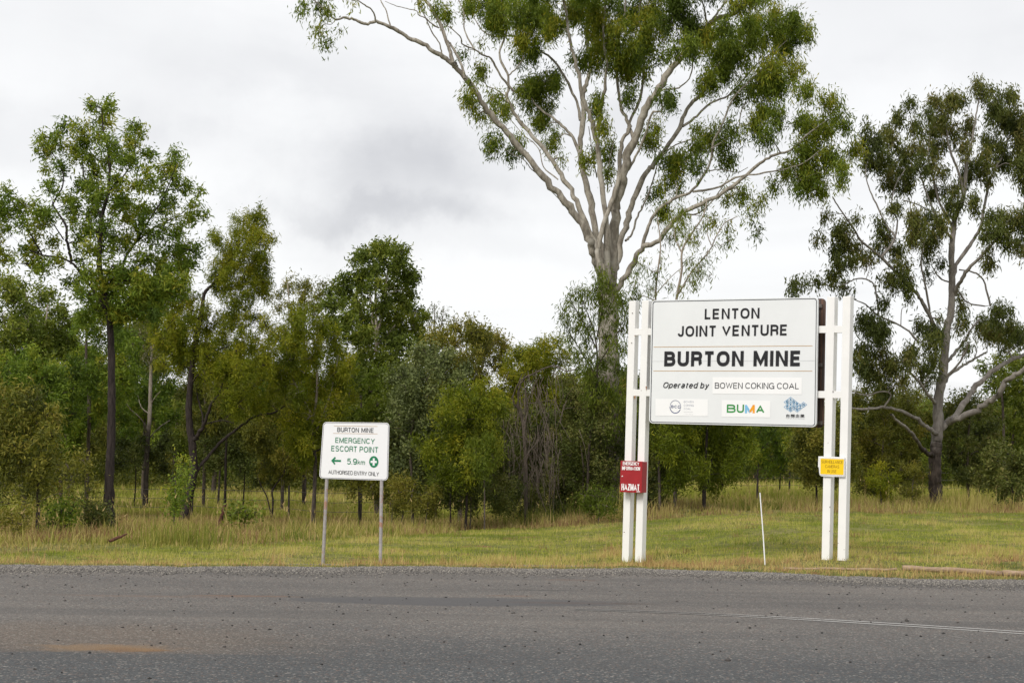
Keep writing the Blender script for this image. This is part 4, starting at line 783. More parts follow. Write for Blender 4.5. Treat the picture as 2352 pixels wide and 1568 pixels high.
BT('wattle_tree', 'yellow-green wattle bush standing in front of the olive tree', 'tree', (1070, 1180), [(r6([(945, 1290), (945, 1200), (930, 1080), (920, 950), (930, 850)]), 3.2, 1.6), (r6([(875, 1295), (870, 1200), (880, 1120)]), 2.0, 1.1)], [],
   polys=[[(985, 960), (1020, 920), (1050, 890), (1075, 870), (1110, 890), (1150, 900), (1165, 950), (1150, 1010), (1120, 1060), (1080, 1110), (1010, 1130), (970, 1090), (960, 1010)]], bark='dark_bark', leaf='wattle_leaf', Y=43, T=1.1, step=25, drop=.08, seed=25, L=.11, W=.026, droop=.5, spread=.7, cov=1.35, tilt_t=.24)
BT('wattle_tree', 'bright green feathery young wattle low in front of the thicket', 'tree', (1115, 1165), [([(1115, 1168), (1112, 1110), (1105, 1040)], 2, 1)], [],
   polys=[[(1070, 1010), (1095, 995), (1130, 1010), (1150, 1050), (1130, 1080), (1080, 1085), (1065, 1050)]], bark='brown_bark', leaf='green_leaf', Y=42, T=.5, step=20, drop=.05, seed=26, L=.12, W=.02, droop=.7, spread=.5, cov=1.4, tilt_t=.45)
BT('wattle_tree', 'rounded yellow-green wattle crown left of the huge gum', 'tree', (1235, 1120), [([(1235, 1120), (1240, 1000), (1236, 900), (1238, 840)], 4, 2)], [],
   polys=[[(1165, 835), (1185, 805), (1215, 795), (1255, 785), (1275, 790), (1300, 815), (1318, 850), (1318, 900), (1290, 960), (1230, 980), (1180, 960), (1160, 900)]], bark='brown_bark', leaf='wattle_leaf', Y=50, T=1.3, step=24, drop=.04, seed=27, L=.12, W=.026, droop=.5, spread=.7, cov=1.6, tilt_t=.62)
BT('dead_tree', 'bare brown twiggy tree with an arching branch beside the thicket', 'tree', (1209, 1148), [(r6([(1225, 1245), (1222, 1100), (1214, 960), (1205, 880), (1180, 800)]), 5, 2.6)],
   [(r6([(1205, 880), (1185, 780), (1195, 720), (1218, 680), (1260, 660), (1310, 635), (1360, 625), (1410, 648), (1460, 638)]), 2.6, 1.1, 0, -1), (r6([(1215, 900), (1230, 820), (1220, 750), (1215, 690)]), 2.4, 1.2, 0, .2), (r6([(1190, 830), (1160, 780), (1190, 700), (1218, 680)]), 2, 1, 0, -.4),
    (r6([(1216, 960), (1150, 940), (1100, 900)]), 1.2, .6, 0, -.5), (r6([(1222, 1040), (1290, 960), (1330, 850)]), 1.4, .6, 0, .5), (r6([(1230, 800), (1300, 790), (1370, 780)]), 1.3, .6, 0, -.6)], bark='brown_bark', leaf='shade_leaf', Y=45, T=.5, seed=28)
# fine hanging dead twigs
rg = np.random.default_rng(77); tw = Tubes(); dead = [o for o in bpy.data.objects if o.name.startswith('dead_tree')][0]; dbase = np.array(dead.location)
for _ in range(230):
    x = rg.normal(1230, 36); y = rg.uniform(845, 1110); p0 = D(x, y, 45 + rg.normal(0, .6)); l = rg.uniform(.25, .9)
    d = np.array([rg.normal(0, .35), rg.normal(0, .3), -1 + rg.normal(0, .35)]); p1 = p0 + d * l * .5 + rg.normal(0, .04, 3); p2 = p1 + (d + [0, 0, -.3]) * l * .5
    tw.tube([p0, p1, p2], [.010, .007, .003], 3)
o = tw.build('dry_twigs', M['dead_twig'], dead, dbase, False); o['kind'] = 'stuff'
BT('thicket_shrub', 'dark tangled shrub left of the huge gum trunk', 'shrub', (1300, 1178), [([(1300, 1178), (1295, 1100), (1285, 1000), (1295, 930)], 2.6, 1.3), ([(1335, 1178), (1340, 1080), (1330, 1000)], 2.2, 1.2), ([(1262, 1170), (1266, 1080), (1258, 1010)], 2.0, 1.1)], [],
   polys=[[(1130, 960), (1200, 950), (1270, 930), (1310, 880), (1370, 900), (1400, 980), (1410, 1080), (1400, 1165), (1300, 1172), (1180, 1168), (1120, 1140), (1110, 1040)]], bark='dead_twig', leaf='shade_leaf', Y=47.5, T=1.2, step=25, drop=.12, seed=29, L=.09, W=.035, droop=.2, spread=1, cov=1.05, tilt_t=.45)
BT('thicket_shrub', 'upper grey twiggy shrub between the wattle crown and huge gum', 'shrub', (1345, 1150), [([(1345, 1160), (1350, 1040), (1340, 940), (1345, 880)], 2.6, 1.2)], [],
   polys=[[(1300, 860), (1345, 840), (1400, 860), (1405, 960), (1350, 1000), (1300, 960)]], bark='dead_twig', leaf='shade_leaf', Y=49, T=.9, step=23, drop=.25, seed=30, L=.08, W=.03, droop=.2, spread=1, cov=.8, tilt_t=.5)
BT('sapling_gum', 'drooping light green sapling hugging the huge gum trunk', 'tree', (1345, 1170), [([(1350, 1170), (1352, 1050), (1362, 950), (1372, 860), (1368, 780), (1350, 720)], 3.4, 1.6)],
   [([(1370, 800), (1340, 740), (1315, 700), (1300, 690)], 1.6, .7, 0, -.6), ([(1368, 860), (1330, 800), (1305, 760)], 1.6, .7, 0, .2), ([(1370, 780), (1385, 700), (1378, 640)], 1.6, .7, 0, -.5), ([(1372, 840), (1410, 780), (1430, 740)], 1.5, .7, 0, -.6)],
   cl=[(1378, 632, 16, 18), (1395, 650, 16, 20), (1372, 660, 18, 20), (1350, 670, 14, 14), (1325, 672, 14, 10), (1310, 690, 15, 13), (1340, 695, 18, 18), (1382, 690, 18, 24), (1300, 715, 14, 16), (1330, 725, 18, 16), (1296, 745, 13, 18), (1325, 760, 15, 18), (1355, 745, 14, 20), (1310, 780, 12, 14), (1345, 780, 14, 20), (1335, 810, 15, 16), (1392, 720, 18, 28), (1410, 690, 14, 20), (1430, 700, 14, 20), (1440, 730, 14, 20), (1425, 760, 14, 24), (1395, 770, 14, 24), (1360, 820, 16, 20), (1330, 840, 13, 15), (1425, 800, 18, 24), (1390, 830, 20, 20), (1350, 860, 18, 20), (1420, 850, 20, 22), (1385, 880, 22, 22), (1425, 900, 20, 22), (1395, 925, 20, 22), (1360, 900, 18, 20), (1430, 950, 18, 22), (1400, 980, 18, 20)],
   bark='brown_bark', leaf='green_leaf', Y=47, T=.5, seed=31, L=.15, W=.024, droop=.9, spread=.45, cov=.85, subs=.2, tilt_t=.32)
BT('sapling_gum', 'slim twin stemmed gum sapling showing above the billboard', 'tree', (1550, 1165), [(r7([(1075, 2480), (1070, 1900), (1070, 1560), (1085, 1440), (1105, 1330), (1108, 1230), (1150, 1150), (1210, 1060), (1230, 980)]), 4.2, 1.4), (r7([(1000, 2480), (985, 1700), (978, 1450), (990, 1320), (1002, 1200), (985, 1060)]), 3, 1.2)],
   [(r7([(1090, 1440), (1150, 1340), (1240, 1230), (1260, 1190), (1310, 1100), (1380, 1060)]), 2, .9, 0, -.5), (r7([(980, 1440), (1050, 1360), (1120, 1300)]), 1.2, .7, 0, .4), (r7([(1108, 1240), (1070, 1150), (1090, 1080)]), 1.8, .8, 0, .5), (r7([(1250, 1200), (1230, 1140), (1235, 1060)]), 1.3, .7, -.2, .3)],
   cl=c7([(1200, 1120, 36, 30), (1100, 1080, 56, 40), (1150, 1170, 46, 46), (1080, 1140, 44, 30), (1050, 1170, 36, 26), (1110, 1050, 40, 24), (900, 1290, 34, 30), (960, 1330, 34, 34), (1000, 1290, 20, 24), (880, 1390, 40, 36), (940, 1420, 30, 26), (1040, 1400, 24, 20), (1160, 1270, 34, 20), (1190, 1330, 44, 30), (1160, 1390, 36, 26), (1100, 1430, 20, 20), (1200, 1300, 30, 24), (1230, 1240, 24, 24), (860, 1460, 40, 44), (1340, 1180, 18, 14), (1300, 1200, 14, 10), (1240, 1350, 16, 12)]),
   bark='pale_bark', leaf='green_leaf', Y=46, T=.6, seed=32, L=.15, W=.022, droop=.9, spread=.45, cov=.6, tilt_t=.45)
BT('wattle_tree', 'dark trunked wattle seen below the left half of the billboard', 'tree', (1615, 1178), [(rs([(808, 890), (808, 740), (812, 600), (815, 450), (830, 250), (840, 50)]), 5, 2.4)], [(rs([(812, 720), (850, 560), (880, 400), (900, 300)]), 2.4, 1, 0, .5), (rs([(812, 500), (740, 380), (680, 260)]), 2.2, 1, 0, -.5)],
   polys=[[(1500, 880), (1600, 860), (1720, 880), (1735, 1010), (1700, 1080), (1660, 1120), (1600, 1110), (1520, 1110), (1490, 1000)]], bark='dark_bark', leaf='wattle_leaf', Y=45, T=1.2, step=26, drop=.08, seed=33, L=.12, W=.026, droop=.5, spread=.65, cov=1.35, tilt_t=.16)
BT('thicket_shrub', 'dark shrub mass just right of the red box posts', 'shrub', (1520, 1170), [([(1520, 1172), (1525, 1100), (1518, 1020)], 3, 1.4)], [],
   polys=[[(1440, 900), (1500, 900), (1560, 960), (1570, 1060), (1560, 1140), (1500, 1165), (1430, 1160), (1425, 1000)]], bark='dark_bark', leaf='shade_leaf', Y=47, T=1.2, step=25, drop=.08, seed=34, L=.10, W=.035, droop=.3, spread=.9, cov=1.3, tilt_t=.4)
BT('leaning_sapling', 'small tree with a pale leaning branch below the billboard middle', 'tree', (1742, 1118), [(rs([(1300, 650), (1302, 520), (1308, 420), (1330, 330)]), 2.6, 1.5)], [(rs([(1310, 420), (1340, 300), (1400, 240), (1450, 150), (1480, 80)]), 2, 1, 0, .3)],
   polys=[[(1700, 900), (1790, 890), (1830, 960), (1820, 1060), (1770, 1090), (1700, 1080), (1680, 1000)]], bark='pale_bark', leaf='acacia_leaf', Y=56, T=1.6, step=27, drop=.12, seed=35, L=.13, W=.035, droop=.4, spread=.7, cov=1.3, tilt_t=.4)
BT('shrub_tree', 'dark bushy tree just left of the yellow surveillance sign', 'tree', (1876, 1165), [(rs([(1845, 830), (1842, 700), (1838, 580), (1845, 480)]), 2.8, 1.4)], [],
   polys=[[(1820, 940), (1880, 930), (1950, 950), (1960, 1060), (1940, 1110), (1880, 1120), (1830, 1080), (1815, 1010)]], bark='dark_bark', leaf='olive_leaf', Y=48, T=1.2, step=24, drop=.06, seed=36, L=.10, W=.032, droop=.3, spread=.9, cov=1.4, tilt_t=.33)
BT('shrub_tree', 'dull green bush behind the right billboard posts', 'tree', (2030, 1150), [([(2030, 1150), (2026, 1060), (2032, 980)], 3, 1.4)], [],
   polys=[[(1940, 880), (2000, 890), (2080, 900), (2120, 960), (2125, 1080), (2070, 1120), (1990, 1125), (1950, 1090)]], bark='dead_twig', leaf='olive_leaf', Y=58, T=1.6, step=27, drop=.06, seed=37, L=.14, W=.035, droop=.4, spread=.8, cov=1.5, tilt_t=.42)
BT('shrub_tree', 'dark green bush to the right of the grey gum trunk', 'tree', (2225, 1140), [([(2225, 1140), (2222, 1050), (2228, 950)], 3.4, 1.6)], [],
   polys=[[(2165, 930), (2190, 890), (2240, 910), (2290, 950), (2310, 1030), (2290, 1110), (2220, 1120), (2170, 1080), (2160, 1000)]], bark='brown_bark', leaf='shade_leaf', Y=58, T=1.6, step=26, drop=.06, seed=38, L=.13, W=.045, droop=.3, spread=.9, cov=1.5, tilt_t=.6)
BT('broadleaf_tree', 'bright green broad leafed tree at the right edge', 'tree', (2330, 1125), [([(2330, 1125), (2325, 1040), (2332, 950)], 4, 2)], [],
   polys=[[(2250, 950), (2290, 915), (2340, 905), (2420, 900), (2460, 1000), (2440, 1100), (2330, 1110), (2270, 1060)]], bark='brown_bark', leaf='dark_leaf', Y=66, T=2, step=29, drop=.04, seed=39, L=.16, W=.06, droop=.4, spread=.8, cov=1.7, tilt_t=.8)
BT('broadleaf_tree', 'green treetop hanging behind the right limbs of the grey gum', 'tree', (2310, 1115), [([(2310, 1115), (2305, 980), (2300, 880)], 4, 2)], [],
   polys=[[(2255, 850), (2285, 815), (2352, 810), (2420, 830), (2420, 910), (2310, 905), (2265, 895)]], bark='brown_bark', leaf='dark_leaf', Y=64, T=1.6, step=26, drop=.14, seed=40, L=.15, W=.055, droop=.5, spread=.7, cov=1.4, tilt_t=.55)
BT('shrub', 'broad leafed bush low at the right edge in the long grass', 'shrub', (2330, 1150), [([(2330, 1152), (2325, 1110), (2330, 1080)], 2.4, 1.2)], [],
   polys=[[(2255, 1060), (2300, 1030), (2380, 1030), (2400, 1120), (2330, 1140), (2270, 1130)]], bark='dark_bark', leaf='shade_leaf', Y=52, T=1, step=24, drop=.08, seed=41, L=.12, W=.05, droop=.3, spread=.9, cov=1.3, tilt_t=.65)
BT('shrub', 'small yellow-green upright shrub left of the grey gum foot', 'shrub', (2025, 1148), [([(2025, 1150), (2022, 1110), (2026, 1080)], 1.6, .9)], [],
   polys=[[(1998, 1085), (2020, 1065), (2050, 1080), (2062, 1110), (2050, 1145), (2010, 1145)]], bark='brown_bark', leaf='wattle_leaf', Y=53, T=.5, step=17, drop=.1, seed=42, L=.10, W=.022, droop=-.5, spread=.6, cov=1.1, tilt_t=.5)
BT('dry_bush', 'reddish brown dry bush beside the grey gum foot', 'shrub', (2098, 1152), [([(2098, 1152), (2096, 1120), (2100, 1090)], 1.6, .9)], [],
   polys=[[(2062, 1080), (2100, 1062), (2132, 1080), (2136, 1140), (2070, 1148)]], bark='dead_twig', leaf='olive_leaf', Y=53.5, T=.5, step=18, drop=.2, seed=43, L=.10, W=.02, droop=-.5, spread=.6, cov=.8, tilt_t=1.0)
BT('shrub', 'dark rounded shrub at the left foot of the acacia trunk', 'shrub', (212, 1210), [([(212, 1212), (212, 1190), (214, 1170)], 1.6, .9)], [],
   polys=[[(190, 1165), (215, 1150), (240, 1165), (243, 1195), (225, 1210), (195, 1208)]], bark='dark_bark', leaf='shade_leaf', Y=35, T=.35, step=15, drop=.05, seed=44, L=.07, W=.03, droop=.1, spread=1, cov=1.4, tilt_t=.55)
BT('shrub', 'leafy green shrub between the grey stems and the acacia', 'shrub', (140, 1216), [([(140, 1218), (140, 1190), (138, 1160)], 1.6, .9)], [],
   polys=[[(105, 1170), (135, 1140), (170, 1150), (178, 1195), (160, 1215), (115, 1212)]], bark='dark_bark', leaf='acacia_leaf', Y=34, T=.35, step=17, drop=.1, seed=45, L=.07, W=.03, droop=.1, spread=1, cov=1.1, tilt_t=.4)
BT('shrub', 'upright leafy shrub at the foot of the leaning wattle', 'shrub', (400, 1185), [([(400, 1190), (402, 1140), (404, 1090)], 1.6, .8)], [],
   polys=[[(378, 1130), (395, 1080), (425, 1065), (438, 1100), (425, 1150), (405, 1180), (385, 1175)]], bark='brown_bark', leaf='acacia_leaf', Y=37, T=.3, step=17, drop=.15, seed=46, L=.08, W=.03, droop=.1, spread=1, cov=.95, tilt_t=.4)
BT('shrub', 'low spreading dark green plant behind the leaning stump', 'shrub', (562, 1196), [([(562, 1198), (562, 1185), (560, 1178)], 1.2, .8)], [],
   polys=[[(526, 1176), (545, 1164), (580, 1166), (592, 1176), (585, 1190), (530, 1188)]], bark='brown_bark', leaf='dark_leaf', Y=37, T=.4, step=11, drop=.05, seed=47, L=.09, W=.06, droop=0, spread=1, cov=1.6, tilt_t=.7)
BT('shrub', 'weedy green shrub low at the far left in the long grass', 'shrub', (30, 1228), [([(30, 1230), (30, 1200), (28, 1180)], 1.4, .8)], [],
   polys=[[(-20, 1150), (30, 1140), (75, 1165), (80, 1215), (20, 1225), (-30, 1215)]], bark='brown_bark', leaf='olive_leaf', Y=32, T=.4, step=18, drop=.3, seed=48, L=.08, W=.025, droop=.1, spread=1, cov=.8, tilt_t=.6)
BT('shrub', 'brown scrubby shrub beneath the grey-green tree', 'shrub', (950, 1180), [([(950, 1182), (945, 1150), (952, 1110)], 1.8, .9), ([(975, 1182), (985, 1140)], 1.4, .8)], [],
   polys=[[(880, 1120), (930, 1100), (1000, 1110), (1010, 1160), (990, 1178), (900, 1170)]], bark='dead_twig', leaf='olive_leaf', Y=43, T=.7, step=20, drop=.15, seed=49, L=.09, W=.025, droop=.1, spread=1, cov=1.0, tilt_t=.7)
BT('shrub', 'dense green shrub behind the right post of the small sign', 'shrub', (826, 1172), [([(826, 1180), (824, 1130), (822, 1080)], 2.2, 1.1)], [],
   polys=[[(780, 1010), (830, 980), (900, 990), (920, 1060), (900, 1120), (840, 1140), (795, 1110)]], bark='dark_bark', leaf='olive_leaf', Y=46, T=.9, step=23, drop=.06, seed=50, L=.10, W=.03, droop=.3, spread=.9, cov=1.4, tilt_t=.45)


BT('woodland_tree', 'dense olive tree filling the wall between the acacia and the leaning wattle', 'tree', (330, 1100), [([(330, 1100), (332, 960), (328, 840)], 4, 2)], [],
   polys=[[(255, 760), (330, 740), (400, 760), (440, 850), (420, 960), (360, 1010), (280, 1000), (245, 900)]], bark='brown_bark', leaf='acacia_leaf', Y=68, T=2, step=30, drop=.1, seed=61, L=.17, W=.045, droop=.4, spread=.8, cov=1.5, tilt_t=.25)
BT('woodland_tree', 'dark green tree behind the fork of the leaning wattle', 'tree', (470, 1095), [([(470, 1095), (472, 960), (468, 850)], 4, 2)], [],
   polys=[[(420, 820), (500, 780), (600, 800), (660, 860), (650, 960), (600, 1030), (500, 1030), (430, 980)]], bark='brown_bark', leaf='olive_leaf', Y=64, T=2, step=30, drop=.12, seed=62, L=.16, W=.045, droop=.4, spread=.8, cov=1.5, tilt_t=.2)
BT('woodland_tree', 'leafy green tree low between the wattles left of the small sign', 'tree', (650, 1110), [([(650, 1110), (652, 1000), (648, 900)], 4, 2)], [],
   polys=[[(600, 820), (660, 780), (720, 800), (740, 900), (730, 1010), (660, 1050), (600, 980)]], bark='brown_bark', leaf='acacia_leaf', Y=60, T=1.6, step=29, drop=.1, seed=63, L=.15, W=.04, droop=.4, spread=.8, cov=1.5, tilt_t=.2)
BT('woodland_tree', 'mid green tree filling in below the round dark green tree', 'tree', (830, 1110), [([(830, 1110), (832, 1000), (828, 900)], 4, 2)], [],
   polys=[[(770, 850), (840, 830), (930, 860), (960, 960), (930, 1050), (850, 1060), (780, 980)]], bark='brown_bark', leaf='green_leaf', Y=55, T=1.6, step=28, drop=.1, seed=64, L=.14, W=.04, droop=.4, spread=.8, cov=1.5, tilt_t=.18)
BT('woodland_tree', 'shaded green tree low at the left edge beneath the big rounded one', 'tree', (60, 1100), [([(60, 1100), (62, 1000), (58, 900)], 4, 2)], [],
   polys=[[(-60, 820), (60, 800), (150, 830), (180, 920), (150, 1020), (60, 1050), (-60, 1040)]], bark='brown_bark', leaf='acacia_leaf', Y=52, T=1.6, step=28, drop=.1, seed=65, L=.14, W=.04, droop=.4, spread=.8, cov=1.5, tilt_t=.3)
BT('woodland_tree', 'dark bushy tree behind the thicket and the bare twiggy tree', 'tree', (1230, 1110), [([(1230, 1110), (1232, 1040), (1228, 960)], 4, 2)], [],
   polys=[[(1130, 900), (1200, 920), (1330, 900), (1420, 920), (1420, 1100), (1300, 1130), (1150, 1110)]], bark='brown_bark', leaf='shade_leaf', Y=56, T=1.6, step=28, drop=.05, seed=66, L=.13, W=.045, droop=.4, spread=.8, cov=1.6, tilt_t=.45)


BT('shrub', 'brownish green scrub below the leafy tree near the left edge', 'shrub', (90, 1195), [([(90, 1195), (92, 1150), (88, 1110)], 1.8, .9), ([(60, 1195), (50, 1150), (55, 1110)], 1.4, .8)], [],
   polys=[[(-40, 1070), (40, 1050), (130, 1060), (200, 1050), (225, 1090), (200, 1140), (120, 1150), (40, 1150), (-40, 1140)]], bark='dead_twig', leaf='olive_leaf', Y=37, T=1.0, step=24, drop=.25, seed=71, L=.09, W=.03, droop=.1, spread=1, cov=.75, tilt_t=.3)
BT('shrub', 'thin dark scrub between the acacia trunk and the leaning wattle', 'shrub', (310, 1120), [([(310, 1122), (312, 1090), (308, 1050)], 1.8, .9)], [],
   polys=[[(250, 1000), (330, 990), (400, 1010), (400, 1070), (330, 1085), (255, 1080)]], bark='dark_bark', leaf='shade_leaf', Y=62, T=1.2, step=24, drop=.12, seed=72, L=.13, W=.04, droop=.1, spread=1, cov=1.1, tilt_t=.3)
BT('shrub', 'low dark scrub behind the leaning branch of the black wattle', 'shrub', (560, 1115), [([(560, 1118), (562, 1085), (558, 1050)], 1.8, .9)], [],
   polys=[[(430, 1000), (520, 1010), (640, 1000), (700, 1030), (690, 1080), (600, 1090), (500, 1080), (430, 1060)]], bark='dark_bark', leaf='shade_leaf', Y=63, T=1.2, step=24, drop=.12, seed=73, L=.13, W=.04, droop=.1, spread=1, cov=1.1, tilt_t=.3)
BT('shrub', 'rough olive bush under the right half of the billboard', 'shrub', (1790, 1125), [([(1790, 1128), (1792, 1090), (1788, 1050)], 1.8, .9)], [],
   polys=[[(1660, 990), (1740, 980), (1830, 1000), (1850, 1060), (1790, 1085), (1700, 1080)]], bark='dark_bark', leaf='shade_leaf', Y=64, T=1.2, step=24, drop=.12, seed=74, L=.13, W=.04, droop=.1, spread=1, cov=1.1, tilt_t=.35)


BT('shrub', 'green and brown shrub at the foot of the yellow-green wattle bush', 'shrub', (1080, 1178), [([(1080, 1180), (1082, 1150), (1076, 1110)], 1.8, .9)], [],
   polys=[[(1010, 1090), (1080, 1070), (1150, 1080), (1190, 1110), (1185, 1165), (1100, 1172), (1020, 1168)]], bark='dead_twig', leaf='shade_leaf', Y=43.5, T=.7, step=20, drop=.15, seed=81, L=.09, W=.03, droop=.1, spread=1, cov=1.1, tilt_t=.45)
BT('shrub', 'loose olive shrub just right of the small sign legs', 'shrub', (900, 1165), [([(900, 1168), (902, 1140), (896, 1110)], 1.6, .9)], [],
   polys=[[(845, 1100), (890, 1085), (940, 1100), (945, 1150), (890, 1160), (850, 1150)]], bark='dead_twig', leaf='olive_leaf', Y=45, T=.6, step=20, drop=.2, seed=82, L=.09, W=.028, droop=.1, spread=1, cov=.9, tilt_t=.4)
BT('shrub', 'ferny green bush growing out of the grass left of the red box', 'shrub', (1375, 1180), [([(1375, 1182), (1376, 1165), (1374, 1140)], 1.6, .9)], [],
   polys=[[(1335, 1140), (1370, 1125), (1415, 1135), (1425, 1170), (1380, 1182), (1335, 1175)]], bark='dead_twig', leaf='green_leaf', Y=42, T=.4, step=16, drop=.15, seed=83, L=.10, W=.02, droop=.4, spread=.9, cov=.9, tilt_t=.15)

# far woods: individual bushy trees behind everything, three kinds copied
def proto(kind, hgt, wid, leaf, bark, label, seed):
    rg = np.random.default_rng(seed); b = np.array([0, 0, 0.]); P = [(0, 0, -.2), (rg.normal(0, .1), 0, hgt * .35), (rg.normal(0, .25), 0, hgt * .7), (rg.normal(0, .3), 0, hgt * .9)]
    cl_ = []
    for _ in range(46):
        u_ = rg.normal(0, 1, 3); u_ /= np.linalg.norm(u_); u_ *= rg.random() ** .4
        r_ = rg.uniform(.34, .62) * wid / 4.4; cl_.append((np.array([u_[0] * wid / 2, u_[1] * wid / 2, hgt * .56 + u_[2] * hgt * .42]), r_, r_, r_ * .85))
    return build_tree(kind, label, 'tree', b, [(np.array(P), np.array([.12, .09, .06, .03]))], [], cl_, M[bark], M[leaf], L=.20, W=.06, droop=.5, spread=.8, cov=1.15, seed=seed, subs=.34, maxr=.03, quad=False, tilt_t=.45, group='trees massed in the far woods')
LABS = ['hazy green tree in the far woods across the clearing', 'dull olive tree in the far woods across the clearing', 'dark green tree in the far woods across the clearing', 'pale stemmed sparse tree in the far woods across the clearing']
protos = [proto('woodland_tree', 5.6, 4.6, 'far_leaf', 'pale_bark', LABS[0], 91), proto('woodland_tree', 5.0, 4.2, 'olive_leaf', 'brown_bark', LABS[1], 92),
          proto('woodland_tree', 6.0, 4.4, 'dark_leaf', 'brown_bark', LABS[2], 93), proto('woodland_tree', 7.2, 3.4, 'far_leaf', 'pale_bark', LABS[3], 94)]
rg = np.random.default_rng(5); first = [True] * 4
def place_copy(k, x, y, s, rz, label=None):
    p = protos[k]
    if first[k]: r = p; first[k] = False
    else:
        r = p.copy(); col.objects.link(r)
        for ch in p.children:
            c = ch.copy(); col.objects.link(c); c.parent = r
    r.location = (x, y, float(HG(x, y)) - .05); r.rotation_euler = (0, 0, rz); r.scale = (s, s, s * rg.uniform(.9, 1.1))
for row, (yc, n_, s0) in enumerate(((74, 15, .78), (83, 18, .9), (92, 20, 1.0), (102, 22, 1.0), (114, 22, 1.1))):
    for i in range(n_):
        fx = -.33 + .68 * (i + rg.uniform(.1, .9)) / n_; y = yc + rg.uniform(-3, 3); x = fx * y
        if row == 0 and (-.20 < fx < -.12 or .10 < fx < .16): continue
        k = int(rg.choice([0, 1, 2, 3], p=[.36, .3, .22, .12])); place_copy(k, x, y, s0 * rg.uniform(.8, 1.15) * (.82 if fx > .12 else 1), rg.uniform(0, 6.28))

# low dark undergrowth under the far trees
rg = np.random.default_rng(15); n = 16000; y = rg.uniform(84, 122, n); x = rg.uniform(-.36, .37, n) * y; idx = rg.integers(0, n, 90000)
C = np.stack([x[idx] + rg.normal(0, .35, len(idx)), y[idx] + rg.normal(0, .35, len(idx)), HG(x[idx], y[idx]) + np.abs(rg.normal(0, .6, len(idx)))], -1)
V, F_, T = leaves_np(C, .24, .09, (0, 0, -.2), .9, rg, np.clip(rg.normal(.35, .2, len(idx)), 0, 1), False)
tag(mesh_np('undergrowth', V, F_, M['far_leaf'], tint=T), 'low dark scrub on the floor of the far woods', 'undergrowth', kind='stuff')

# ------------------------------------------------------------------ fence
M['picket'] = plain('rusty_picket', (.055, .045, .04), .8, .3, .2)
M['wire'] = plain('fence_wire', (.13, .115, .10), .6, .6)
def ground_at(vx, Y):
    for vy in np.linspace(1000, 1300, 301):
        p = D(vx, vy, Y)
        if p[2] <= float(HG(p[0], p[1])): return p
    return D(vx, 1200, Y)
posts = [(-120, 54), (60, 54), (236, 54.5), (440, 55), (663, 56), (826, 52), (1000, 56), (1180, 58), (1400, 60), (1610, 63), (1813, 66), (2030, 68), (2250, 70), (2480, 72)]
froot = ground_at(663, 56)
fence = empty('wire_fence', froot, 'rusty star picket and barbed wire fence running behind the front trees', 'fence')
tops = []
for vx, Y in posts:
    p = ground_at(vx, Y); t_ = Tubes(); h_ = 1.05 + .1 * math.sin(vx); lean = math.sin(vx * .7) * .04
    t_.tube([p - [0, 0, .2], p + [lean * .5, 0, h_ * .5], p + [lean, 0, h_]], [.035, .033, .03], 5); t_.build('post', M['picket'], fence, froot, False); tops.append((p, h_, lean))
for fz in (.32, .58, .84):
    t_ = Tubes()
    P = []
    for (p, h_, l), (q, h2, l2) in zip(tops[:-1], tops[1:]):
        for s in (0, .33, .66): w = p * (1 - s) + q * s; w = w + [l * fz, -.03, (h_ * (1 - s) + h2 * s) * fz - .05 * math.sin(math.pi * s)]; P.append(w)
    t_.tube(P, [.0085] * len(P), 3); t_.build('wire', M['wire'], fence, froot, False)

# leaning burnt stump and a fallen stick
M['stump'] = bark_mat('stump_wood', (.14, .06, .035), (.06, .035, .03), None, None, stretch=(20, 20, 4), bumpd=.02)
b = G(508, 1206); t_ = Tubes(); P, R = smooth_path([D(503, 1210, b[1]), D(508, 1190, b[1]), D(514, 1168, b[1]), D(519, 1156, b[1])], [.055, .05, .045, .02], 5, .2)
t_.tube(P, R, 8, .15); s_o = t_.build('stump', M['stump'], None, (0, 0, 0)); tag(s_o, 'short leaning reddish charred stump in the long grass', 'stump')
b = G(270, 1258); t_ = Tubes(); P, R = smooth_path([b + [-.13, 0, .10], b + [0, .02, .15], b + [.13, .03, .22]], [.022, .026, .010], 4, .3)
t_.tube(P, R, 7, .15); s_o = t_.build('fallen_stick', M['stump'], None, (0, 0, 0)); tag(s_o, 'small rusty brown fallen stick where lawn meets long grass', 'stick')

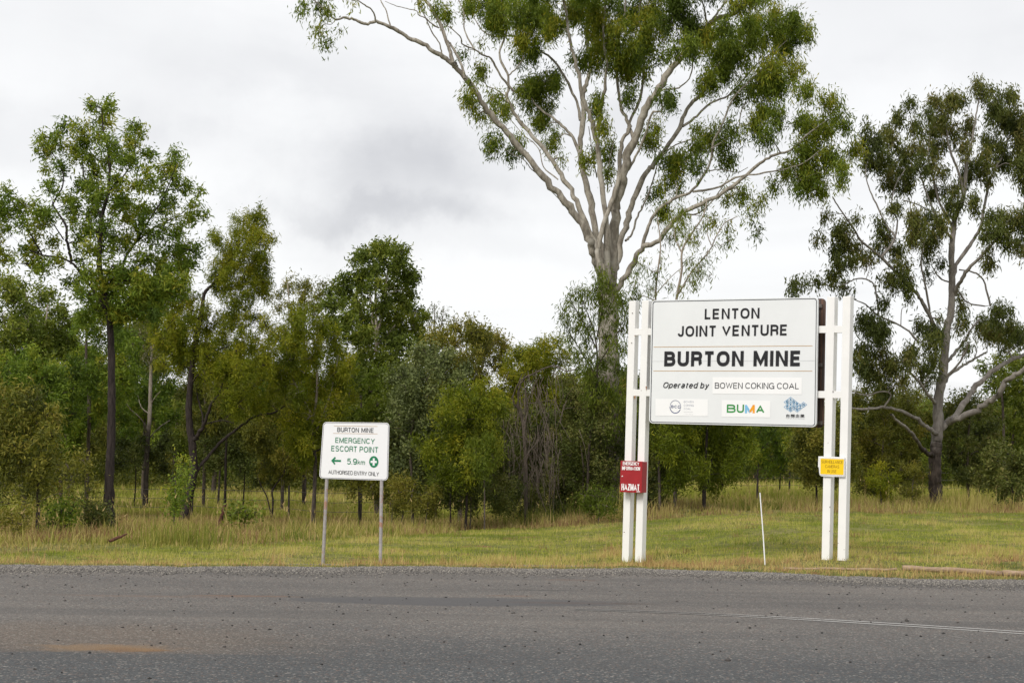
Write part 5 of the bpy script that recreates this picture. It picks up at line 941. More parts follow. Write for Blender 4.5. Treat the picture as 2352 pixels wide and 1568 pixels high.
# ------------------------------------------------------------------ stroke lettering
def arc(cx, cy, rx, ry, a0, a1, n=12, p=2.35):
    o = []
    for t in np.linspace(math.radians(a0), math.radians(a1), n):
        c, s = math.cos(t), math.sin(t); o.append((cx + rx * math.copysign(abs(c) ** (2 / p), c), cy + ry * math.copysign(abs(s) ** (2 / p), s)))
    return o
GL = {
 'A': (.74, [[(0, 0), (.37, 1), (.74, 0)], [(.15, .33), (.59, .33)]]),
 'B': (.60, [[(0, 0), (0, 1)], [(0, 1)] + arc(.32, .765, .24, .235, 90, -90, 9) + [(0, .53)], [(.3, .53)] + arc(.34, .265, .26, .265, 90, -90, 9) + [(0, 0)]]),
 'C': (.66, [arc(.34, .5, .34, .5, 36, 324, 20)]),
 'D': (.64, [[(0, 0), (0, 1)], [(0, 1)] + arc(.26, .5, .38, .5, 90, -90, 13) + [(0, 0)]]),
 'E': (.54, [[(.54, 1), (0, 1), (0, 0), (.54, 0)], [(0, .52), (.49, .52)]]),
 'F': (.50, [[(.50, 1), (0, 1), (0, 0)], [(0, .5), (.44, .5)]]),
 'G': (.70, [arc(.36, .5, .36, .5, 40, 335, 20), [(.40, .46), (.70, .46), (.70, 0)]]),
 'H': (.60, [[(0, 0), (0, 1)], [(.6, 0), (.6, 1)], [(0, .52), (.6, .52)]]),
 'I': (.0, [[(0, 0), (0, 1)]]),
 'J': (.42, [[(.42, 1), (.42, .3)] + arc(.21, .26, .21, .26, 0, -180, 9)]),
 'K': (.60, [[(0, 0), (0, 1)], [(.58, 1), (0, .36)], [(.22, .58), (.60, 0)]]),
 'L': (.48, [[(0, 1), (0, 0), (.48, 0)]]),
 'M': (.76, [[(0, 0), (0, 1)], [(.76, 1), (.76, 0)], [(.03, 1), (.38, 0), (.73, 1)]]),
 'N': (.60, [[(0, 0), (0, 1)], [(.6, 0), (.6, 1)], [(.02, 1), (.58, 0)]]),
 'O': (.70, [arc(.35, .5, .35, .5, 90, 450, 25)]),
 'P': (.56, [[(0, 0), (0, 1)], [(0, 1)] + arc(.30, .73, .26, .27, 90, -90, 9) + [(0, .46)]]),
 'R': (.60, [[(0, 0), (0, 1)], [(0, 1)] + arc(.32, .745, .25, .255, 90, -90, 9) + [(0, .49)], [(.30, .49)] + arc(.36, .30, .18, .19, 90, 0, 5) + [(.56, .06), (.60, 0)]]),
 'S': (.60, [arc(.30, .745, .27, .255, 20, 262, 12) + arc(.30, .255, .29, .255, 80, -160, 12)]),
 'T': (.62, [[(0, 1), (.62, 1)], [(.31, 1), (.31, 0)]]),
 'U': (.60, [[(0, 1), (0, .34)] + arc(.30, .32, .30, .32, 180, 360, 13) + [(.6, 1)]]),
 'V': (.68, [[(0, 1), (.34, 0), (.68, 1)]]),
 'W': (.96, [[(0, 1), (.24, 0), (.48, 1), (.72, 0), (.96, 1)]]),
 'Y': (.66, [[(0, 1), (.33, .45), (.66, 1)], [(.33, .5), (.33, 0)]]),
 'Z': (.56, [[(.02, 1), (.56, 1), (0, 0), (.56, 0)]]),
 '5': (.52, [[(.50, 1), (.10, 1), (.05, .50)] + arc(.26, .33, .26, .33, 135, -150, 14)]),
 '9': (.52, [arc(.26, .68, .26, .32, 0, 360, 17), [(.52, .68)] + arc(.26, .40, .26, .40, 10, -140, 10)]),
 '.': (.0, [[(0, 0), (0, .03)]]),
 'p': (.48, [[(0, .74), (0, -.27)], arc(.24, .36, .24, .36, 90, 450, 17)]),
 'b': (.48, [[(0, 1), (0, 0)], arc(.24, .36, .24, .36, 90, 450, 17)]),
 'd': (.48, [[(.48, 1), (.48, 0)], arc(.24, .36, .24, .36, 90, 450, 17)]),
 'e': (.48, [[(.0, .38), (.48, .38)] + arc(.24, .36, .24, .36, 5, 322, 15)]),
 'a': (.46, [arc(.22, .54, .20, .18, 160, 0, 8) + [(.42, .5), (.42, .04), (.46, 0)], [(.42, .44), (.2, .40)] + arc(.18, .19, .18, .19, 95, 330, 9) + [(.42, .2)]]),
 'r': (.28, [[(0, .72), (0, 0)], [(0, .42)] + arc(.24, .42, .24, .30, 180, 85, 6)]),
 't': (.28, [[(.11, .94), (.11, .16)] + arc(.22, .13, .11, .13, 180, 280, 5), [(0, .72), (.28, .72)]]),
 'y': (.46, [[(0, .72), (.24, .02)], [(.46, .72), (.22, -.12), (.16, -.25), (.02, -.26)]]),
 'k': (.44, [[(0, 1), (0, 0)], [(.42, .72), (0, .26)], [(.17, .44), (.44, 0)]]),
 'm': (.78, [[(0, .72), (0, 0)], [(0, .48)] + arc(.20, .50, .19, .22, 180, 0, 8) + [(.39, 0)], [(.39, .48)] + arc(.59, .50, .19, .22, 180, 0, 8) + [(.78, 0)]]),
}
GL['Ob'] = GL['O']
def stroke_poly(P, t):
    """offset a 2-D polyline; returns quads strip (left, right)"""
    P = np.array(P, float); keep = [0]
    for i in range(1, len(P)):
        if np.hypot(*(P[i] - P[keep[-1]])) > 1e-6: keep.append(i)
    P = P[keep]; n = len(P); d = np.diff(P, axis=0); d /= np.hypot(d[:, 0], d[:, 1])[:, None]; nr = np.stack([-d[:, 1], d[:, 0]], -1)
    closed = np.hypot(*(P[0] - P[-1])) < t * .3 and n > 6
    L_, R_ = [], []
    for i in range(n):
        a_ = nr[i - 1] if i > 0 else (nr[-1] if closed else nr[0]); b_ = nr[i] if i < n - 1 else (nr[0] if closed else nr[-1])
        m_ = a_ + b_; l2 = m_ @ m_
        if l2 < .12: m_ = b_; k_ = 1.0
        else: m_ = m_ / math.sqrt(l2); k_ = min(1 / max(m_ @ b_, .3), 2.6)
        L_.append(P[i] + m_ * k_ * t / 2); R_.append(P[i] - m_ * k_ * t / 2)
    return np.array(L_), np.array(R_)
class Sign:
    """a vertical plane: point O, unit ex along it to the right, normal nv towards the camera side"""
    def __init__(s, A, B):
        s.O = np.array([A[0], A[1], 0.]); e = np.array([B[0] - A[0], B[1] - A[1], 0.]); s.len = np.linalg.norm(e); s.ex = e / s.len
        s.nv = np.array([s.ex[1], -s.ex[0], 0.])
        if s.nv[1] > 0: s.nv = -s.nv
    def uv(s, px, py, dn=0.0):                # source-photo pixel -> coordinates on the plane lifted by dn
        r = ray(px / KS, py / KS); c = np.array([0, 0, CAMZ]); Q = s.O + s.nv * dn
        t = ((Q - c) @ s.nv) / (r @ s.nv); p = c + r * t
        return float((p - Q) @ s.ex), float(p[2])
    def pt(s, u, v, dn=0.0): return s.O + s.ex * u + s.nv * dn + np.array([0, 0, v])
def text_strokes(txt, gap=.17, space=.34, tf=.15, shear=0):
    x = 0; out_ = []
    for ch in txt:
        if ch == ' ': x += space + gap * .3; continue
        w_, st = GL[ch]
        if ch == 'T' and x > 0: x -= .05
        for s in st: out_.append([(x + tf / 2 + a * 1.0 + b * shear, b) for a, b in s])
        x += w_ + tf + gap - (.05 if ch in 'TLR' else 0)
    return out_
def put_text(S, name, txt, box, mat, parent, tf=.15, gap=.10, shear=0, dn=.012, space=.36, capbox=True):
    """box: source-photo pixels x0, x1, y-top, y-baseline (at the middle of the line)"""
    x0, x1, y0, y1 = box; xm, ym = (x0 + x1) / 2, (y0 + y1) / 2
    u0, _ = S.uv(x0, ym, dn); u1, _ = S.uv(x1, ym, dn); _, v1 = S.uv(xm, y0, dn); _, v0 = S.uv(xm, y1, dn)
    cap = v1 - v0; t = tf * cap * .97; tx = tf
    for _ in range(12):
        st = text_strokes(txt, gap, space, tx, shear)
        allx = [p[0] for s in st for p in s]; a, b = min(allx) - tx / 2, max(allx) + tx / 2
        kx = (u1 - u0) / (b - a); tx = .5 * tx + .5 * t / kx
    mb = MB()
    for j, s in enumerate(st):
        Q = [(u0 + (x - a) * kx, v0 + t / 2 + y * (cap - t)) for x, y in s]
        L_, R_ = stroke_poly(Q, t); ys_ = [y for _, y in s]
        if max(ys_) <= 1.001 and min(ys_) >= -.001:
            for A_ in (L_, R_): A_[:, 1] = np.clip(A_[:, 1], v0, v1)
        # straight strokes that end on the cap line or baseline reach it fully
        dz = .0002 * (j % 5); vsx = []
        if len(s) == 2:
            for i_ in range(2):
                for A_ in (L_, R_):
                    if abs(Q[0][0] - Q[1][0]) < 1e-6 or abs(s[0][1] - s[1][1]) > .6:
                        if abs(s[i_][1]) < .001: A_[i_, 1] = v0
                        elif abs(s[i_][1] - 1) < .001: A_[i_, 1] = v1
        else:
            for i_ in (0, len(L_) - 1):
                q_ = s[i_ if i_ == 0 else -1]; nb = s[1] if i_ == 0 else s[-2]
                if abs(q_[0] - nb[0]) < .3 and abs(q_[1] - nb[1]) > .12:
                    for A_ in (L_, R_):
                        if abs(q_[1]) < .001: A_[i_, 1] = v0
                        elif abs(q_[1] - 1) < .001: A_[i_, 1] = v1
        for l, r in zip(L_, R_): vsx += [S.pt(l[0], l[1], dn + dz), S.pt(r[0], r[1], dn + dz)]
        mb.add(vsx, [(2 * i_, 2 * i_ + 1, 2 * i_ + 3, 2 * i_ + 2) for i_ in range(len(L_) - 1)])
    return mb.build(name, mat, parent)
def put_poly(S, name, pts, mat, parent, dn=.01, thick=0):
    """pts: source-photo pixels"""
    mb = MB(); q = [S.uv(x, y, dn) for x, y in pts]; vsx = [S.pt(u, v, dn) for u, v in q]
    if thick: 
        n_ = len(vsx); vsx += [S.pt(u, v, dn - thick) for u, v in q]
        mb.add(vsx, [tuple(range(n_)), tuple(range(2 * n_ - 1, n_ - 1, -1))] + [(i_, (i_ + 1) % n_, n_ + (i_ + 1) % n_, n_ + i_) for i_ in range(n_)])
    else: mb.add(vsx, [tuple(range(len(vsx)))])
    return mb.build(name, mat, parent)
def put_line(S, mb, pts, t, dn, dz=0):
    Q = [S.uv(x, y, dn) for x, y in pts]; L_, R_ = stroke_poly(Q, t); v_ = []
    for l, r in zip(L_, R_): v_ += [S.pt(l[0], l[1], dn + dz), S.pt(r[0], r[1], dn + dz)]
    mb.add(v_, [(2 * i, 2 * i + 1, 2 * i + 3, 2 * i + 2) for i in range(len(L_) - 1)])
def round_quad(TL, TR, BR, BL, r, ins=0.0, n=6):
    """rounded quad in source pixels: r and ins in pixels"""
    w_ = (TR[0] - TL[0] + BR[0] - BL[0]) / 2; h_ = (BL[1] - TL[1] + BR[1] - TR[1]) / 2; o = []
    for cx, cy, a0 in ((ins + r, ins + r, 180), (w_ - ins - r, ins + r, 270), (w_ - ins - r, h_ - ins - r, 0), (ins + r, h_ - ins - r, 90)):
        for k_ in range(n):
            a_ = math.radians(a0 + 90 * k_ / (n - 1)); o.append((cx + r * math.cos(a_), cy + r * math.sin(a_)))
    res = []
    for x, y in o:
        s, t = x / w_, y / h_
        res.append(tuple((1 - s) * (1 - t) * np.array(TL) + s * (1 - t) * np.array(TR) + s * t * np.array(BR) + (1 - s) * t * np.array(BL)))
    return res
def ring(S, name, a, b, mat, parent, dn):
    mb = MB(); A_ = [S.uv(*p, dn) for p in a]; B_ = [S.uv(*p, dn) for p in b]; n_ = len(a)
    mb.add([S.pt(u, v, dn) for u, v in A_ + B_], [(i, (i + 1) % n_, n_ + (i + 1) % n_, n_ + i) for i in range(n_)])
    return mb.build(name, mat, parent)

M['white'] = plain('white_paint', (.85, .84, .82), .45, 0, .02, 3, ((.30, .16, .09), .265, 17))
M['panel'] = plain('sign_sheet', (.77, .785, .79), .35, 0, .015, 2)
M['patch'] = plain('sticker_white', (.87, .87, .87), .4, 0, .01, 2)
M['black'] = plain('black_vinyl', (.012, .012, .014), .4, 0, .05)
M['navy'] = plain('dark_border_vinyl', (.018, .022, .032), .4, 0, .05)
M['gold'] = plain('gold_vinyl', (.52, .32, .13), .4)
M['green'] = plain('green_vinyl', (.010, .20, .085), .4)
M['red'] = plain('red_box_paint', (.34, .016, .022), .42, 0, .05)
M['yellow'] = plain('yellow_vinyl', (.88, .58, .006), .4, 0, .03, 5)
M['ochre'] = plain('faded_letter', (.30, .165, .004), .5)
M['boardwhite'] = plain('small_sign_sheet', (.83, .83, .84), .4, 0, .015, 2)
M['galv'] = plain('galvanised_pipe', (.40, .37, .36), .5, .35, .12, 12, ((.42, .24, .17), .50, 4))
M['backgrey'] = plain('sign_back', (.17, .145, .13), .5, .3, .15)
M['bolt'] = plain('bolt', (.28, .25, .22), .5, .6)
m, nt, bs, _ = new_mat('rusty_sign_back'); P = objco(nt)
n_ = noise(nt, vmath(nt, 'MULTIPLY', P, (14, 14, .5)), 1.6, 4, .6)
nt.links.new(mixc(nt, maprange(nt, n_, .42, .6, 0, 1), (.060, .045, .040), (.15, .082, .055)), bs.inputs['Base Color']); bs.inputs['Roughness'].default_value = .6; bs.inputs['Metallic'].default_value = .2
M['rustback'] = m
M['blue'] = plain('pale_blue_vinyl', (.17, .40, .62), .4)
M['blued'] = plain('mid_blue_vinyl', (.035, .19, .36), .4)
M['logoblue'] = plain('logo_navy', (.035, .055, .17), .4)
M['logogrey'] = plain('logo_grey', (.24, .26, .35), .4)
M['logogreen'] = plain('logo_green', (.035, .26, .055), .4)
M['logosky'] = plain('logo_sky', (.22, .52, .78), .4)
M['logoorange'] = plain('logo_orange', (.88, .36, .012), .4)
M['seam'] = plain('seam_grey', (.50, .51, .52), .4)

# ------------------------------------------------------------------ the billboard
q1 = lambda x, y: (1540 + x / 3.675, 720 + y / 3.675)
A = D(1574 / KS, 1000 / KS, 27.0); B = D(2105 / KS, 1000 / KS, 25.0)
S = Sign(A, B)                                # plane of the post fronts
zb = float(HG(A[0], A[1])); root = empty('billboard', (A[0], A[1], zb), 'large white billboard on four square white posts announcing Burton Mine', 'billboard')
PW = .118
postu = []
for X_ in (103, 222, 1925, 2070):
    u0, _ = S.uv(*q1(X_, 700)); postu.append(u0)
ez = np.array([0, 0, 1.]); ey = -S.nv
ptops = [S.uv(*q1(160, 117))[1], S.uv(*q1(275, 114))[1], S.uv(*q1(1980, 78))[1], S.uv(*q1(2125, 74))[1]]
for u0, zt in zip(postu, ptops):
    mb = MB(); p = S.pt(u0, 0); zg = float(HG(p[0], p[1])); mb.box(S.O, S.ex, ey, ez, u0, u0 + PW, 0, PW, zg - .3, zt); mb.build('post', M['white'], root, .006)
for ya, yb, xr in ((345, 410, 2030), (945, 1010, 2030)):
    v1 = S.uv(*q1(xr, ya))[1]; v0 = S.uv(*q1(xr, yb))[1]
    mb = MB(); mb.box(S.O, S.ex, ey, ez, postu[0] + PW * .5, postu[3] + PW * .5, .004, .06, v0, v1); mb.build('rail', M['white'], root, .003)
# front panel
TL, TR, BR, BL = q1(328, 112), q1(1855, 84), q1(1838, 1276), q1(303, 1240)
dn = .055
pn_ = put_poly(S, 'front_panel', round_quad(TL, TR, BR, BL, 10), M['panel'], root, dn, .032)
ring(S, 'border', round_quad(TL, TR, BR, BL, 7, 2.6), round_quad(TL, TR, BR, BL, 6, 4.3), M['navy'], pn_, dn + .003)
for a, b, mt, w in (((345, 541), (1805, 530), 'gold', .0075), ((343, 760), (1803, 761), 'gold', .0075), ((322, 672), (1840, 666), 'seam', .003)):
    mb = MB(); put_line(S, mb, [q1(*a), q1(*b)], w, dn + .003); mb.build('rule' if mt == 'gold' else 'seam', M[mt], pn_)
for bx in ([(888, 817), (1708, 822), (1706, 976), (886, 970)], [(363, 1016), (845, 1020), (844, 1176), (362, 1172)], [(972, 1028), (1419, 1034), (1417, 1188), (970, 1182)]):
    put_poly(S, 'sticker', [q1(*p) for p in bx], M['patch'], pn_, dn + .003)
def qb(x0, x1, y0, y1): a = q1(x0, y0); b = q1(x1, y1); return (a[0], b[0], a[1], b[1])
T_ = lambda name, txt, bx, mt, **k: put_text(S, name, txt, qb(*bx), M[mt], pn_, dn=dn + .004, **k)
T_('lettering', 'LENTON', (815, 1318, 186, 283), 'black', tf=.205, gap=.18)
T_('lettering', 'JOINT VENTURE', (568, 1577, 341, 441), 'black', tf=.205, gap=.17, space=.36)
T_('lettering', 'BURTON MINE', (443, 1705, 577, 718), 'black', tf=.245, gap=.16, space=.48)
T_('lettering', 'Operated by', (434, 857, 864, 919), 'black', tf=.18, gap=.12, shear=.20, space=.32)
T_('lettering', 'BOWEN COKING COAL', (908, 1683, 869, 925), 'black', tf=.145, gap=.10, space=.28)
dn2 = dn + .005
# round company emblem: broken ring with three letters across it
ecx, ecy = 545, 1089; e1 = [q1(ecx + 49 * math.cos(math.radians(t)), ecy - 58 * math.sin(math.radians(t))) for t in np.linspace(-10, 160, 22)]
mb = MB(); put_line(S, mb, e1, .010, dn2); mb.build('emblem_ring', M['logogrey'], pn_)
e2 = [q1(ecx + 49 * math.cos(math.radians(t)), ecy - 58 * math.sin(math.radians(t))) for t in np.linspace(178, 338, 22)]
mb = MB(); put_line(S, mb, e2, .012, dn2); mb.build('emblem_ring', M['logoblue'], pn_)
mb = MB(); put_line(S, mb, [q1(496, 1077), q1(521, 1077)], .008, dn2, .0004); put_line(S, mb, [q1(569, 1100), q1(594, 1100), q1(594, 1090)], .008, dn2, .0004); mb.build('emblem_ring', M['logoblue'], pn_)
T_('lettering', 'BCC', (507, 590, 1076, 1101), 'logoblue', tf=.22, gap=.22)
for w, bx in (('BOWEN', (623, 713, 1035, 1052)), ('COKING', (623, 713, 1067, 1085)), ('COAL', (623, 687, 1099, 1116))): T_('lettering', w, bx, 'logogrey', tf=.11, gap=.16)
T_('lettering', 'LIMITED', (623, 708, 1155, 1163), 'seam', tf=.15, gap=.7)
mb = MB(); put_line(S, mb, [q1(623, 1136), q1(706, 1137)], .004, dn2); mb.build('rule', M['seam'], pn_)
# four big coloured letters
T_('lettering', 'B', (1018, 1100, 1068, 1144), 'logogreen', tf=.21)
T_('lettering', 'U', (1110, 1176, 1068, 1145), 'logogreen', tf=.21)
T_('lettering', 'A', (1286, 1364, 1072, 1150), 'logogreen', tf=.21)
mb = MB(); put_line(S, mb, [q1(1194, 1148), q1(1194, 1072)], .034, dn2); put_line(S, mb, [q1(1192, 1076), q1(1231, 1140)], .034, dn2, .0003); mb.build('lettering', M['logosky'], pn_)
mb = MB(); put_line(S, mb, [q1(1265, 1148), q1(1265, 1072)], .034, dn2, .0006); put_line(S, mb, [q1(1268, 1076), q1(1231, 1136)], .034, dn2, .0009); mb.build('lettering', M['logoorange'], pn_)
# blue lozenge emblem
q4 = lambda x, y: (1620 + x / 5.345, 980 + y / 5.345)
loz = [(1905, 98, 1), (1860, 132, 2), (1948, 132, 3), (1905, 163, 1), (1860, 197, 4), (1948, 197, 5), (1903, 228, 2), (1991, 165, 4), (2034, 195, 6), (1992, 230, 3), (2078, 165, 5)]
mbo, mbi = MB(), MB()
for j, (x, y, k) in enumerate(loz):
    P4 = [(x, y - 33), (x + 43, y), (x, y + 33), (x - 43, y), (x, y - 33), (x + 43, y)]
    put_line(S, mbo, [q4(*p) for p in P4], .0055, dn2, .0002 * (j % 4))
    dz = .0003
    if k == 1: 
        pts = [q4(x, y - 21), q4(x + 6, y - 6), q4(x + 19, y), q4(x + 6, y + 6), q4(x, y + 21), q4(x - 6, y + 6), q4(x - 19, y), q4(x - 6, y - 6)]
        uvs = [S.uv(*p, dn2) for p in pts]; mbi.add([S.pt(u, v, dn2 + dz) for u, v in uvs], [tuple(range(8))])
    elif k == 2: put_line(S, mbi, [q4(x + 13 * math.cos(t), y + 17 * math.sin(t)) for t in np.linspace(0, 6.283, 14)], .007, dn2, dz); put_line(S, mbi, [q4(x - 12, y), q4(x + 12, y)], .008, dn2, dz * 2)
    elif k == 3: put_line(S, mbi, [q4(x, y - 15), q4(x + 15, y), q4(x, y + 15), q4(x - 15, y), q4(x, y - 15)], .010, dn2, dz)
    elif k == 4: put_line(S, mbi, [q4(x + 11 * math.cos(t), y + 4 + 12 * math.sin(t)) for t in np.linspace(0, 6.283, 12)], .007, dn2, dz); put_line(S, mbi, [q4(x - 13, y - 10), q4(x, y - 18), q4(x + 13, y - 10)], .007, dn2, dz)
    elif k == 5: put_line(S, mbi, [q4(x - 14, y + 12), q4(x - 12, y - 10), q4(x, y - 10), q4(x, y + 10), q4(x + 14, y + 10), q4(x + 13, y - 12)], .008, dn2, dz)
    else: put_line(S, mbi, [q4(x, y - 14), q4(x, y + 14)], .009, dn2, dz); put_line(S, mbi, [q4(x - 14, y - 13), q4(x + 13, y - 13)], .007, dn2, dz * 2); put_line(S, mbi, [q4(x - 14, y + 14), q4(x + 14, y + 14)], .007, dn2, dz * 2)
mbo.build('emblem_outline', M['blue'], pn_); mbi.build('emblem_symbols', M['blued'], pn_)
# four Chinese characters, from the built-in font, laid on the panel
cu = bpy.data.curves.new('cjk', 'FONT'); cu.body = '\u53f0\u5851\u4f01\u696d'; cu.space_character = 1.12
tmp = bpy.data.objects.new('cjk', cu); col.objects.link(tmp); bpy.context.view_layer.update()
me0 = bpy.data.meshes.new_from_object(tmp.evaluated_get(bpy.context.evaluated_depsgraph_get()))
co = np.array([v.co[:] for v in me0.vertices]); fc = [tuple(p.vertices) for p in me0.polygons]
bpy.data.objects.remove(tmp); bpy.data.curves.remove(cu)
if len(co):
    u0, v1 = S.uv(*q4(1845, 292), dn2); u1, v0 = S.uv(*q4(2090, 336), dn2)
    mn, mxx = co.min(0), co.max(0)
    uu = u0 + (co[:, 0] - mn[0]) / (mxx[0] - mn[0]) * (u1 - u0); vv = v0 + (co[:, 1] - mn[1]) / (mxx[1] - mn[1]) * (v1 - v0); mb = MB()
    for j, (du, dv) in enumerate(((0, 0), (.0018, 0), (-.0018, 0), (0, .0016))): mb.add([S.pt(a + du, b + dv, dn2 + .0003 * j) for a, b in zip(uu, vv)], fc)
    mb.build('lettering', M['black'], pn_)
a_, b_ = q4(1845, 345), q4(2090, 353)
put_text(S, 'lettering', 'FORMOSA PLASTICS GROUP', (a_[0], b_[0], a_[1], b_[1]), M['black'], pn_, tf=.15, gap=.16, dn=dn2)
# rear panel facing the other way, with its channels
dnb = -(PW + .05)
bTL, bTR, bBR, bBL = q1(420, 125), q1(1925, 95), q1(1905, 1283), q1(400, 1245)
rp = put_poly(S, 'rear_panel', round_quad(bTL, bTR, bBR, bBL, 10), M['rustback'], root, dnb, .02)
for ya in (150, 690, 1222):
    mb = MB(); u0, v0 = S.uv(*q1(430, ya + 12), dnb); u1, _ = S.uv(*q1(1912, ya), dnb); _, v1 = S.uv(*q1(1900, ya), dnb)
    mb.box(S.O, S.ex, ey, ez, u0, u1 - .02, -dnb - .035, -dnb - .002, v1 - .05, v1); mb.build('channel', M['backgrey'], rp, .002)
for (x, y) in ((152, 230), (145, 503), (1857, 373), (1846, 978), (1995, 950)):
    u, v = S.uv(*q1(x, y)); t_ = Tubes(); c = S.pt(u, v, .001); t_.tube([c, c + S.nv * .008], [.009, .008], 8); t_.tube([c + S.nv * .0075, c + S.nv * .008], [.008, .0005], 8)
    t_.build('bolt', M['bolt'], root, np.array(root.location), False)
# rust stains where rails meet posts
M['rust'] = plain('rust_stain', (.33, .15, .07), .8)
for (x, y, w, h_) in ((172, 1000, 9, 26), (277, 915, 6, 30), (172, 437, 5, 8)):
    put_poly(S, 'rust_mark', [q1(x - w, y - h_ * .4), q1(x + w, y - h_ * .5), q1(x + w * .6, y + h_ * .3), q1(x, y + h_), q1(x - w * .5, y + h_ * .2)], M['rust'], root, .0035)

M['chip'] = plain('bare_timber_chip', (.14, .085, .06), .9)
for j, (x, y, w, h_) in enumerate(((1965, 2010, 4, 7), (1962, 2230, 3, 5), (75, 2240, 6, 3), (235, 2560, 5, 3), (2098, 2490, 4, 4), (2096, 2400, 3, 3), (1955, 2550, 3, 3), (232, 940, 4, 3), (2040, 2340, 5, 2), (1948, 1420, 3, 3))):
    x_, y_ = 1540 + x / 3.675, 720 + y / 3.675 - (0 if y < 1500 else 0)
    put_poly(S, 'paint_chip', [(x_ - w / 4, y_ - h_ / 5), (x_ + w / 5, y_ - h_ / 3), (x_ + w / 4, y_ + h_ / 5), (x_ - w / 6, y_ + h_ / 3)], M['chip'], root, .0012 if y > 2600 else .0012)

# red hazmat box on the left posts
q6 = lambda x, y: (1540 + x / 15.68, 1140 + y / 15.68)
dnh = .15
u0, _ = S.uv(*q6(172, 800), dnh); u1, _ = S.uv(*q6(1008, 800), dnh); _, v1 = S.uv(*q6(600, 198), dnh); _, v0 = S.uv(*q6(600, 1408), dnh)
c = S.pt(u0, v0, dnh); hz = empty('information_box', c, 'red metal hazmat emergency information box on the left billboard posts', 'box')
mb = MB(); mb.box(S.O, S.ex, ey, ez, u0, u1, -dnh + .022, -.002, v0, v1); mb.build('case', M['red'], hz, .004)
dr = MB(); dr.box(S.O, S.ex, ey, ez, u0 - .004, u1 + .004, -dnh, -dnh + .020, v0 - .004, v1 + .004); dr = dr.build('door', M['red'], hz, .004)
M['whitel'] = plain('white_letter', (.9, .88, .88), .4)
for txt, (a, b, e, f), tf in (('EMERGENCY', (268, 906, 217, 352), .17), ('INFORMATION', (234, 943, 402, 545), .17), ('HAZMAT', (212, 930, 1082, 1340), .17)):
    a0, b0 = q6(a, e), q6(b, f); put_text(S, 'lettering', txt, (a0[0], b0[0], a0[1], b0[1]), M['whitel'], dr, tf=tf, gap=.07, dn=dnh + .004)
put_poly(S, 'label_strip', [q6(800, 1368), q6(940, 1372), q6(940, 1400), q6(800, 1396)], M['patch'], dr, dnh + .0045)
u, v = S.uv(*q6(255, 780), dnh); t_ = Tubes(); c = S.pt(u, v, dnh + .001); t_.tube([c, c + S.nv * .012], [.010, .009], 8); t_.tube([c + S.nv * .0118, c + S.nv * .012], [.009, .0005], 8); t_.build('lock', M['patch'], hz, np.array(hz.location), False)

# yellow surveillance sign on the right posts
q5 = lambda x, y: (2020 + x / 19.6, 1120 + y / 19.6)
dns = .03
u, v = S.uv(*q5(560, 1370), dns); c = S.pt(u, v, dns); sv_ = empty('surveillance_sign', c, 'small yellow surveillance cameras sign on the right billboard posts', 'sign')
put_poly(S, 'backing_plate', [q5(*p) for p in ((510, 388), (1150, 405), (1800, 440), (1800, 1400), (1200, 1392), (640, 1362), (575, 1320), (545, 1200), (530, 950), (490, 900))], M['white'], sv_, dns, .012)
wp = put_poly(S, 'sign_plate', [q5(*p) for p in ((570, 470), (600, 455), (1740, 488), (1785, 520), (1775, 1310), (1745, 1335), (600, 1300), (572, 1270))], M['patch'], sv_, dns + .006, .004)
put_poly(S, 'yellow_face', [q5(*p) for p in ((612, 498), (1745, 535), (1760, 552), (1740, 1290), (1720, 1302), (612, 1262), (604, 1240))], M['yellow'], wp, dns + .0085)
ring(S, 'border', [q5(*p) for p in ((560, 455), (1790, 500), (1782, 1345), (560, 1300))], [q5(*p) for p in ((568, 463), (1782, 508), (1774, 1337), (568, 1292))], M['seam'], wp, dns + .0088)
for txt, (a, b, e, f) in (('SURVEILLANCE', (655, 1708, 598, 742)), ('CAMERAS', (845, 1525, 818, 968)), ('IN USE', (950, 1395, 1050, 1200))):
    a0, b0 = q5(a, e), q5(b, f); put_text(S, 'lettering', txt, (a0[0], b0[0], a0[1], b0[1]), M['ochre'], wp, tf=.125, gap=.12, dn=dns + .0095)

# ------------------------------------------------------------------ the small sign
q3 = lambda x, y: (780 + x / 7.127, 1030 + y / 7.127)
A = D(820 / KS, 1240 / KS, 25.0); ang = math.radians(33); B = A + np.array([math.cos(ang), -math.sin(ang), 0])
S2 = Sign(A, B)
g0 = S2.pt(0, 0); zb = float(HG(g0[0], g0[1])); r2 = empty('direction_sign', (g0[0], g0[1], zb), 'small white emergency escort point sign on two grey pipe posts', 'sign')
for bpx, tpx in (((807, 1409), (822, 1090)), ((951.5, 1409), (955.5, 1090))):
    ub, vb = S2.uv(*bpx, -.03); ut, vt = S2.uv(*tpx, -.03); pb = S2.pt(ub, vb, -.03); pb[2] = float(HG(pb[0], pb[1])) - .15; t_ = Tubes()
    t_.tube([pb, S2.pt(ut, vt, -.03)], [.0235, .0235], 12); t_.build('post', M['galv'], r2, np.array(r2.location))
TL, TR, BR, BL = q3(200, 172), q3(1376, 188), q3(1350, 1216), q3(128, 1176)
p2 = put_poly(S2, 'sign_panel', round_quad(TL, TR, BR, BL, 9), M['boardwhite'], r2, 0.0, .006)
ring(S2, 'border', round_quad(TL, TR, BR, BL, 7.5, 1.5), round_quad(TL, TR, BR, BL, 7, 2.3), M['navy'], p2, .003)
def T3(txt, bx, mt, **k):
    a, b = q3(bx[0], bx[2]), q3(bx[1], bx[3]); put_text(S2, 'lettering', txt, (a[0], b[0], a[1], b[1]), M[mt], p2, dn=.004, **k)
T3('BURTON MINE', (450, 1100, 275, 356), 'black', tf=.15, gap=.15, space=.42)
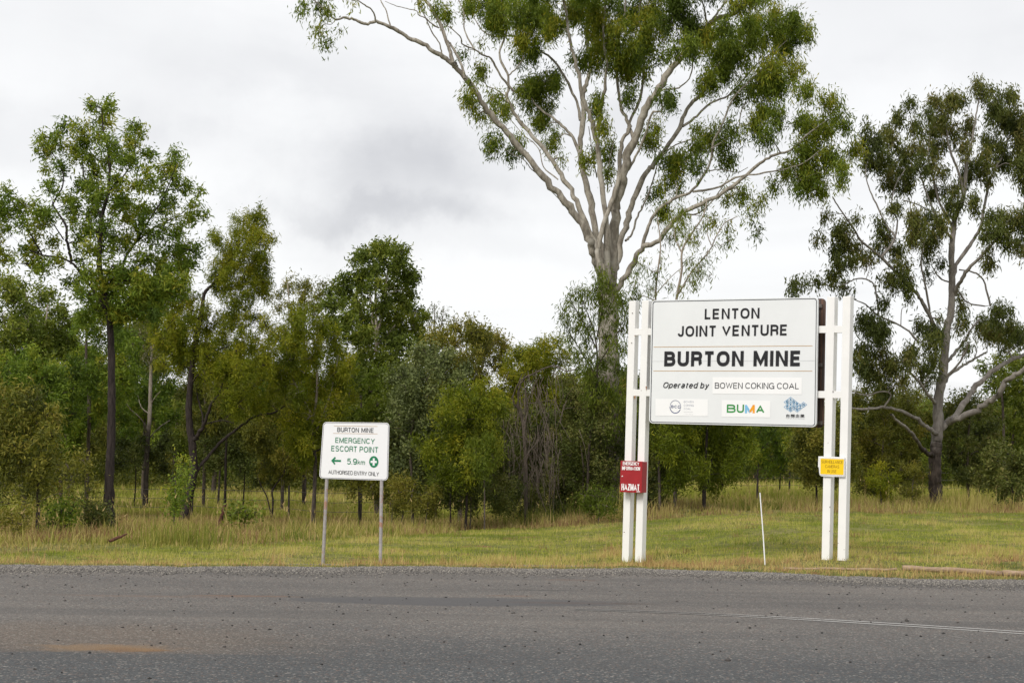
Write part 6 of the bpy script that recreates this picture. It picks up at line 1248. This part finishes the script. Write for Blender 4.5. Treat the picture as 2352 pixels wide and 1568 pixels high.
T3('EMERGENCY', (415, 1118, 458, 553), 'green', tf=.145, gap=.15)
T3('ESCORT POINT', (343, 1183, 606, 706), 'green', tf=.145, gap=.15, space=.32)
T3('5.9', (625, 800, 822, 929), 'green', tf=.155, gap=.12)
T3('km', (813, 942, 848, 932), 'green', tf=.14, gap=.12)
T3('AUTHORISED ENTRY ONLY', (290, 1192, 1046, 1116), 'black', tf=.115, gap=.10, space=.26)
for a, b in (((390, 243), (1168, 252)), ((375, 374), (1168, 384))):
    mb = MB(); put_line(S2, mb, [q3(*a), q3(*b)], .004, .0035); mb.build('rule', M['gold'], p2)
mb = MB(); put_line(S2, mb, [q3(362, 861), q3(515, 865)], .026, .004); put_line(S2, mb, [q3(417, 802), q3(358, 861), q3(408, 922)], .024, .004, .0004); mb.build('arrow', M['green'], p2)
cc = [q3(1100 + 82 * math.cos(t), 882 + 103 * math.sin(t)) for t in np.linspace(0, 2 * math.pi, 36, endpoint=False)]
put_poly(S2, 'first_aid_disc', cc, M['green'], p2, .004)
put_poly(S2, 'first_aid_cross', [q3(*p) for p in ((1084, 818), (1118, 819), (1118, 864), (1154, 866), (1153, 904), (1117, 903), (1116, 950), (1080, 948), (1081, 902), (1044, 900), (1045, 861), (1083, 863))], M['boardwhite'], p2, .0045)

# ------------------------------------------------------------------ white stake, timber logs
b = G(1757, 1297, HG); Yb = b[1]; t_ = Tubes(); P = [D(1757.5, 1303, Yb), D(1753, 1230, Yb + .02), D(1745.5, 1131, Yb + .05)]
t_.tube(P, [.0095, .009, .008], 8); o = t_.build('marker_stake', M['patch'], None, (0, 0, 0)); tag(o, 'thin leaning white stake stuck in the lawn between the billboard posts', 'stake')
M['log'] = bark_mat('weathered_timber', (.40, .29, .20), (.25, .175, .12), None, None, stretch=(3, 40, 40), bumpd=.006)
for (xa, ya, xb, yb, rr), lab in (((2073, 1308, 2301, 1316, .036), 'long weathered tan log lying along the road edge at right'), ((2303, 1318, 2440, 1322, .040), 'weathered log cut off by the right edge of the photo'),
                              ((1800, 1303, 2060, 1306, .018), 'thin half buried log under dry grass left of the longer one')):
    yr = float(Ye((xa - 1176) / FV * 24.5)) + .42; pa, pb = D(xa, ya, yr), D(xb, yb, float(Ye((xb - 1176) / FV * 24.5)) + .42)
    t_ = Tubes(); P = [pa + (pb - pa) * s for s in np.linspace(0, 1, 12)]; P = [np.array([p[0], p[1], float(HG(p[0], p[1]))]) for p in P]
    R = rr * (1 + .08 * np.sin(np.arange(12) * 1.7)); P = [p + np.array([0, .01 * math.sin(i), rr * .8]) for i, p in enumerate(P)]
    t_.tube([P[0]] + P + [P[-1] + [.003, 0, 0]], [.001] + list(R) + [.001], 10, .05); o = t_.build('timber_log', M['log'], None, (0, 0, 0)); tag(o, lab, 'log', 'timber logs edging the road')

print('TRIS', sum(sum(len(p.vertices) - 2 for p in []) or len(m.loops) - 2 * len(m.polygons) for m in bpy.data.meshes))
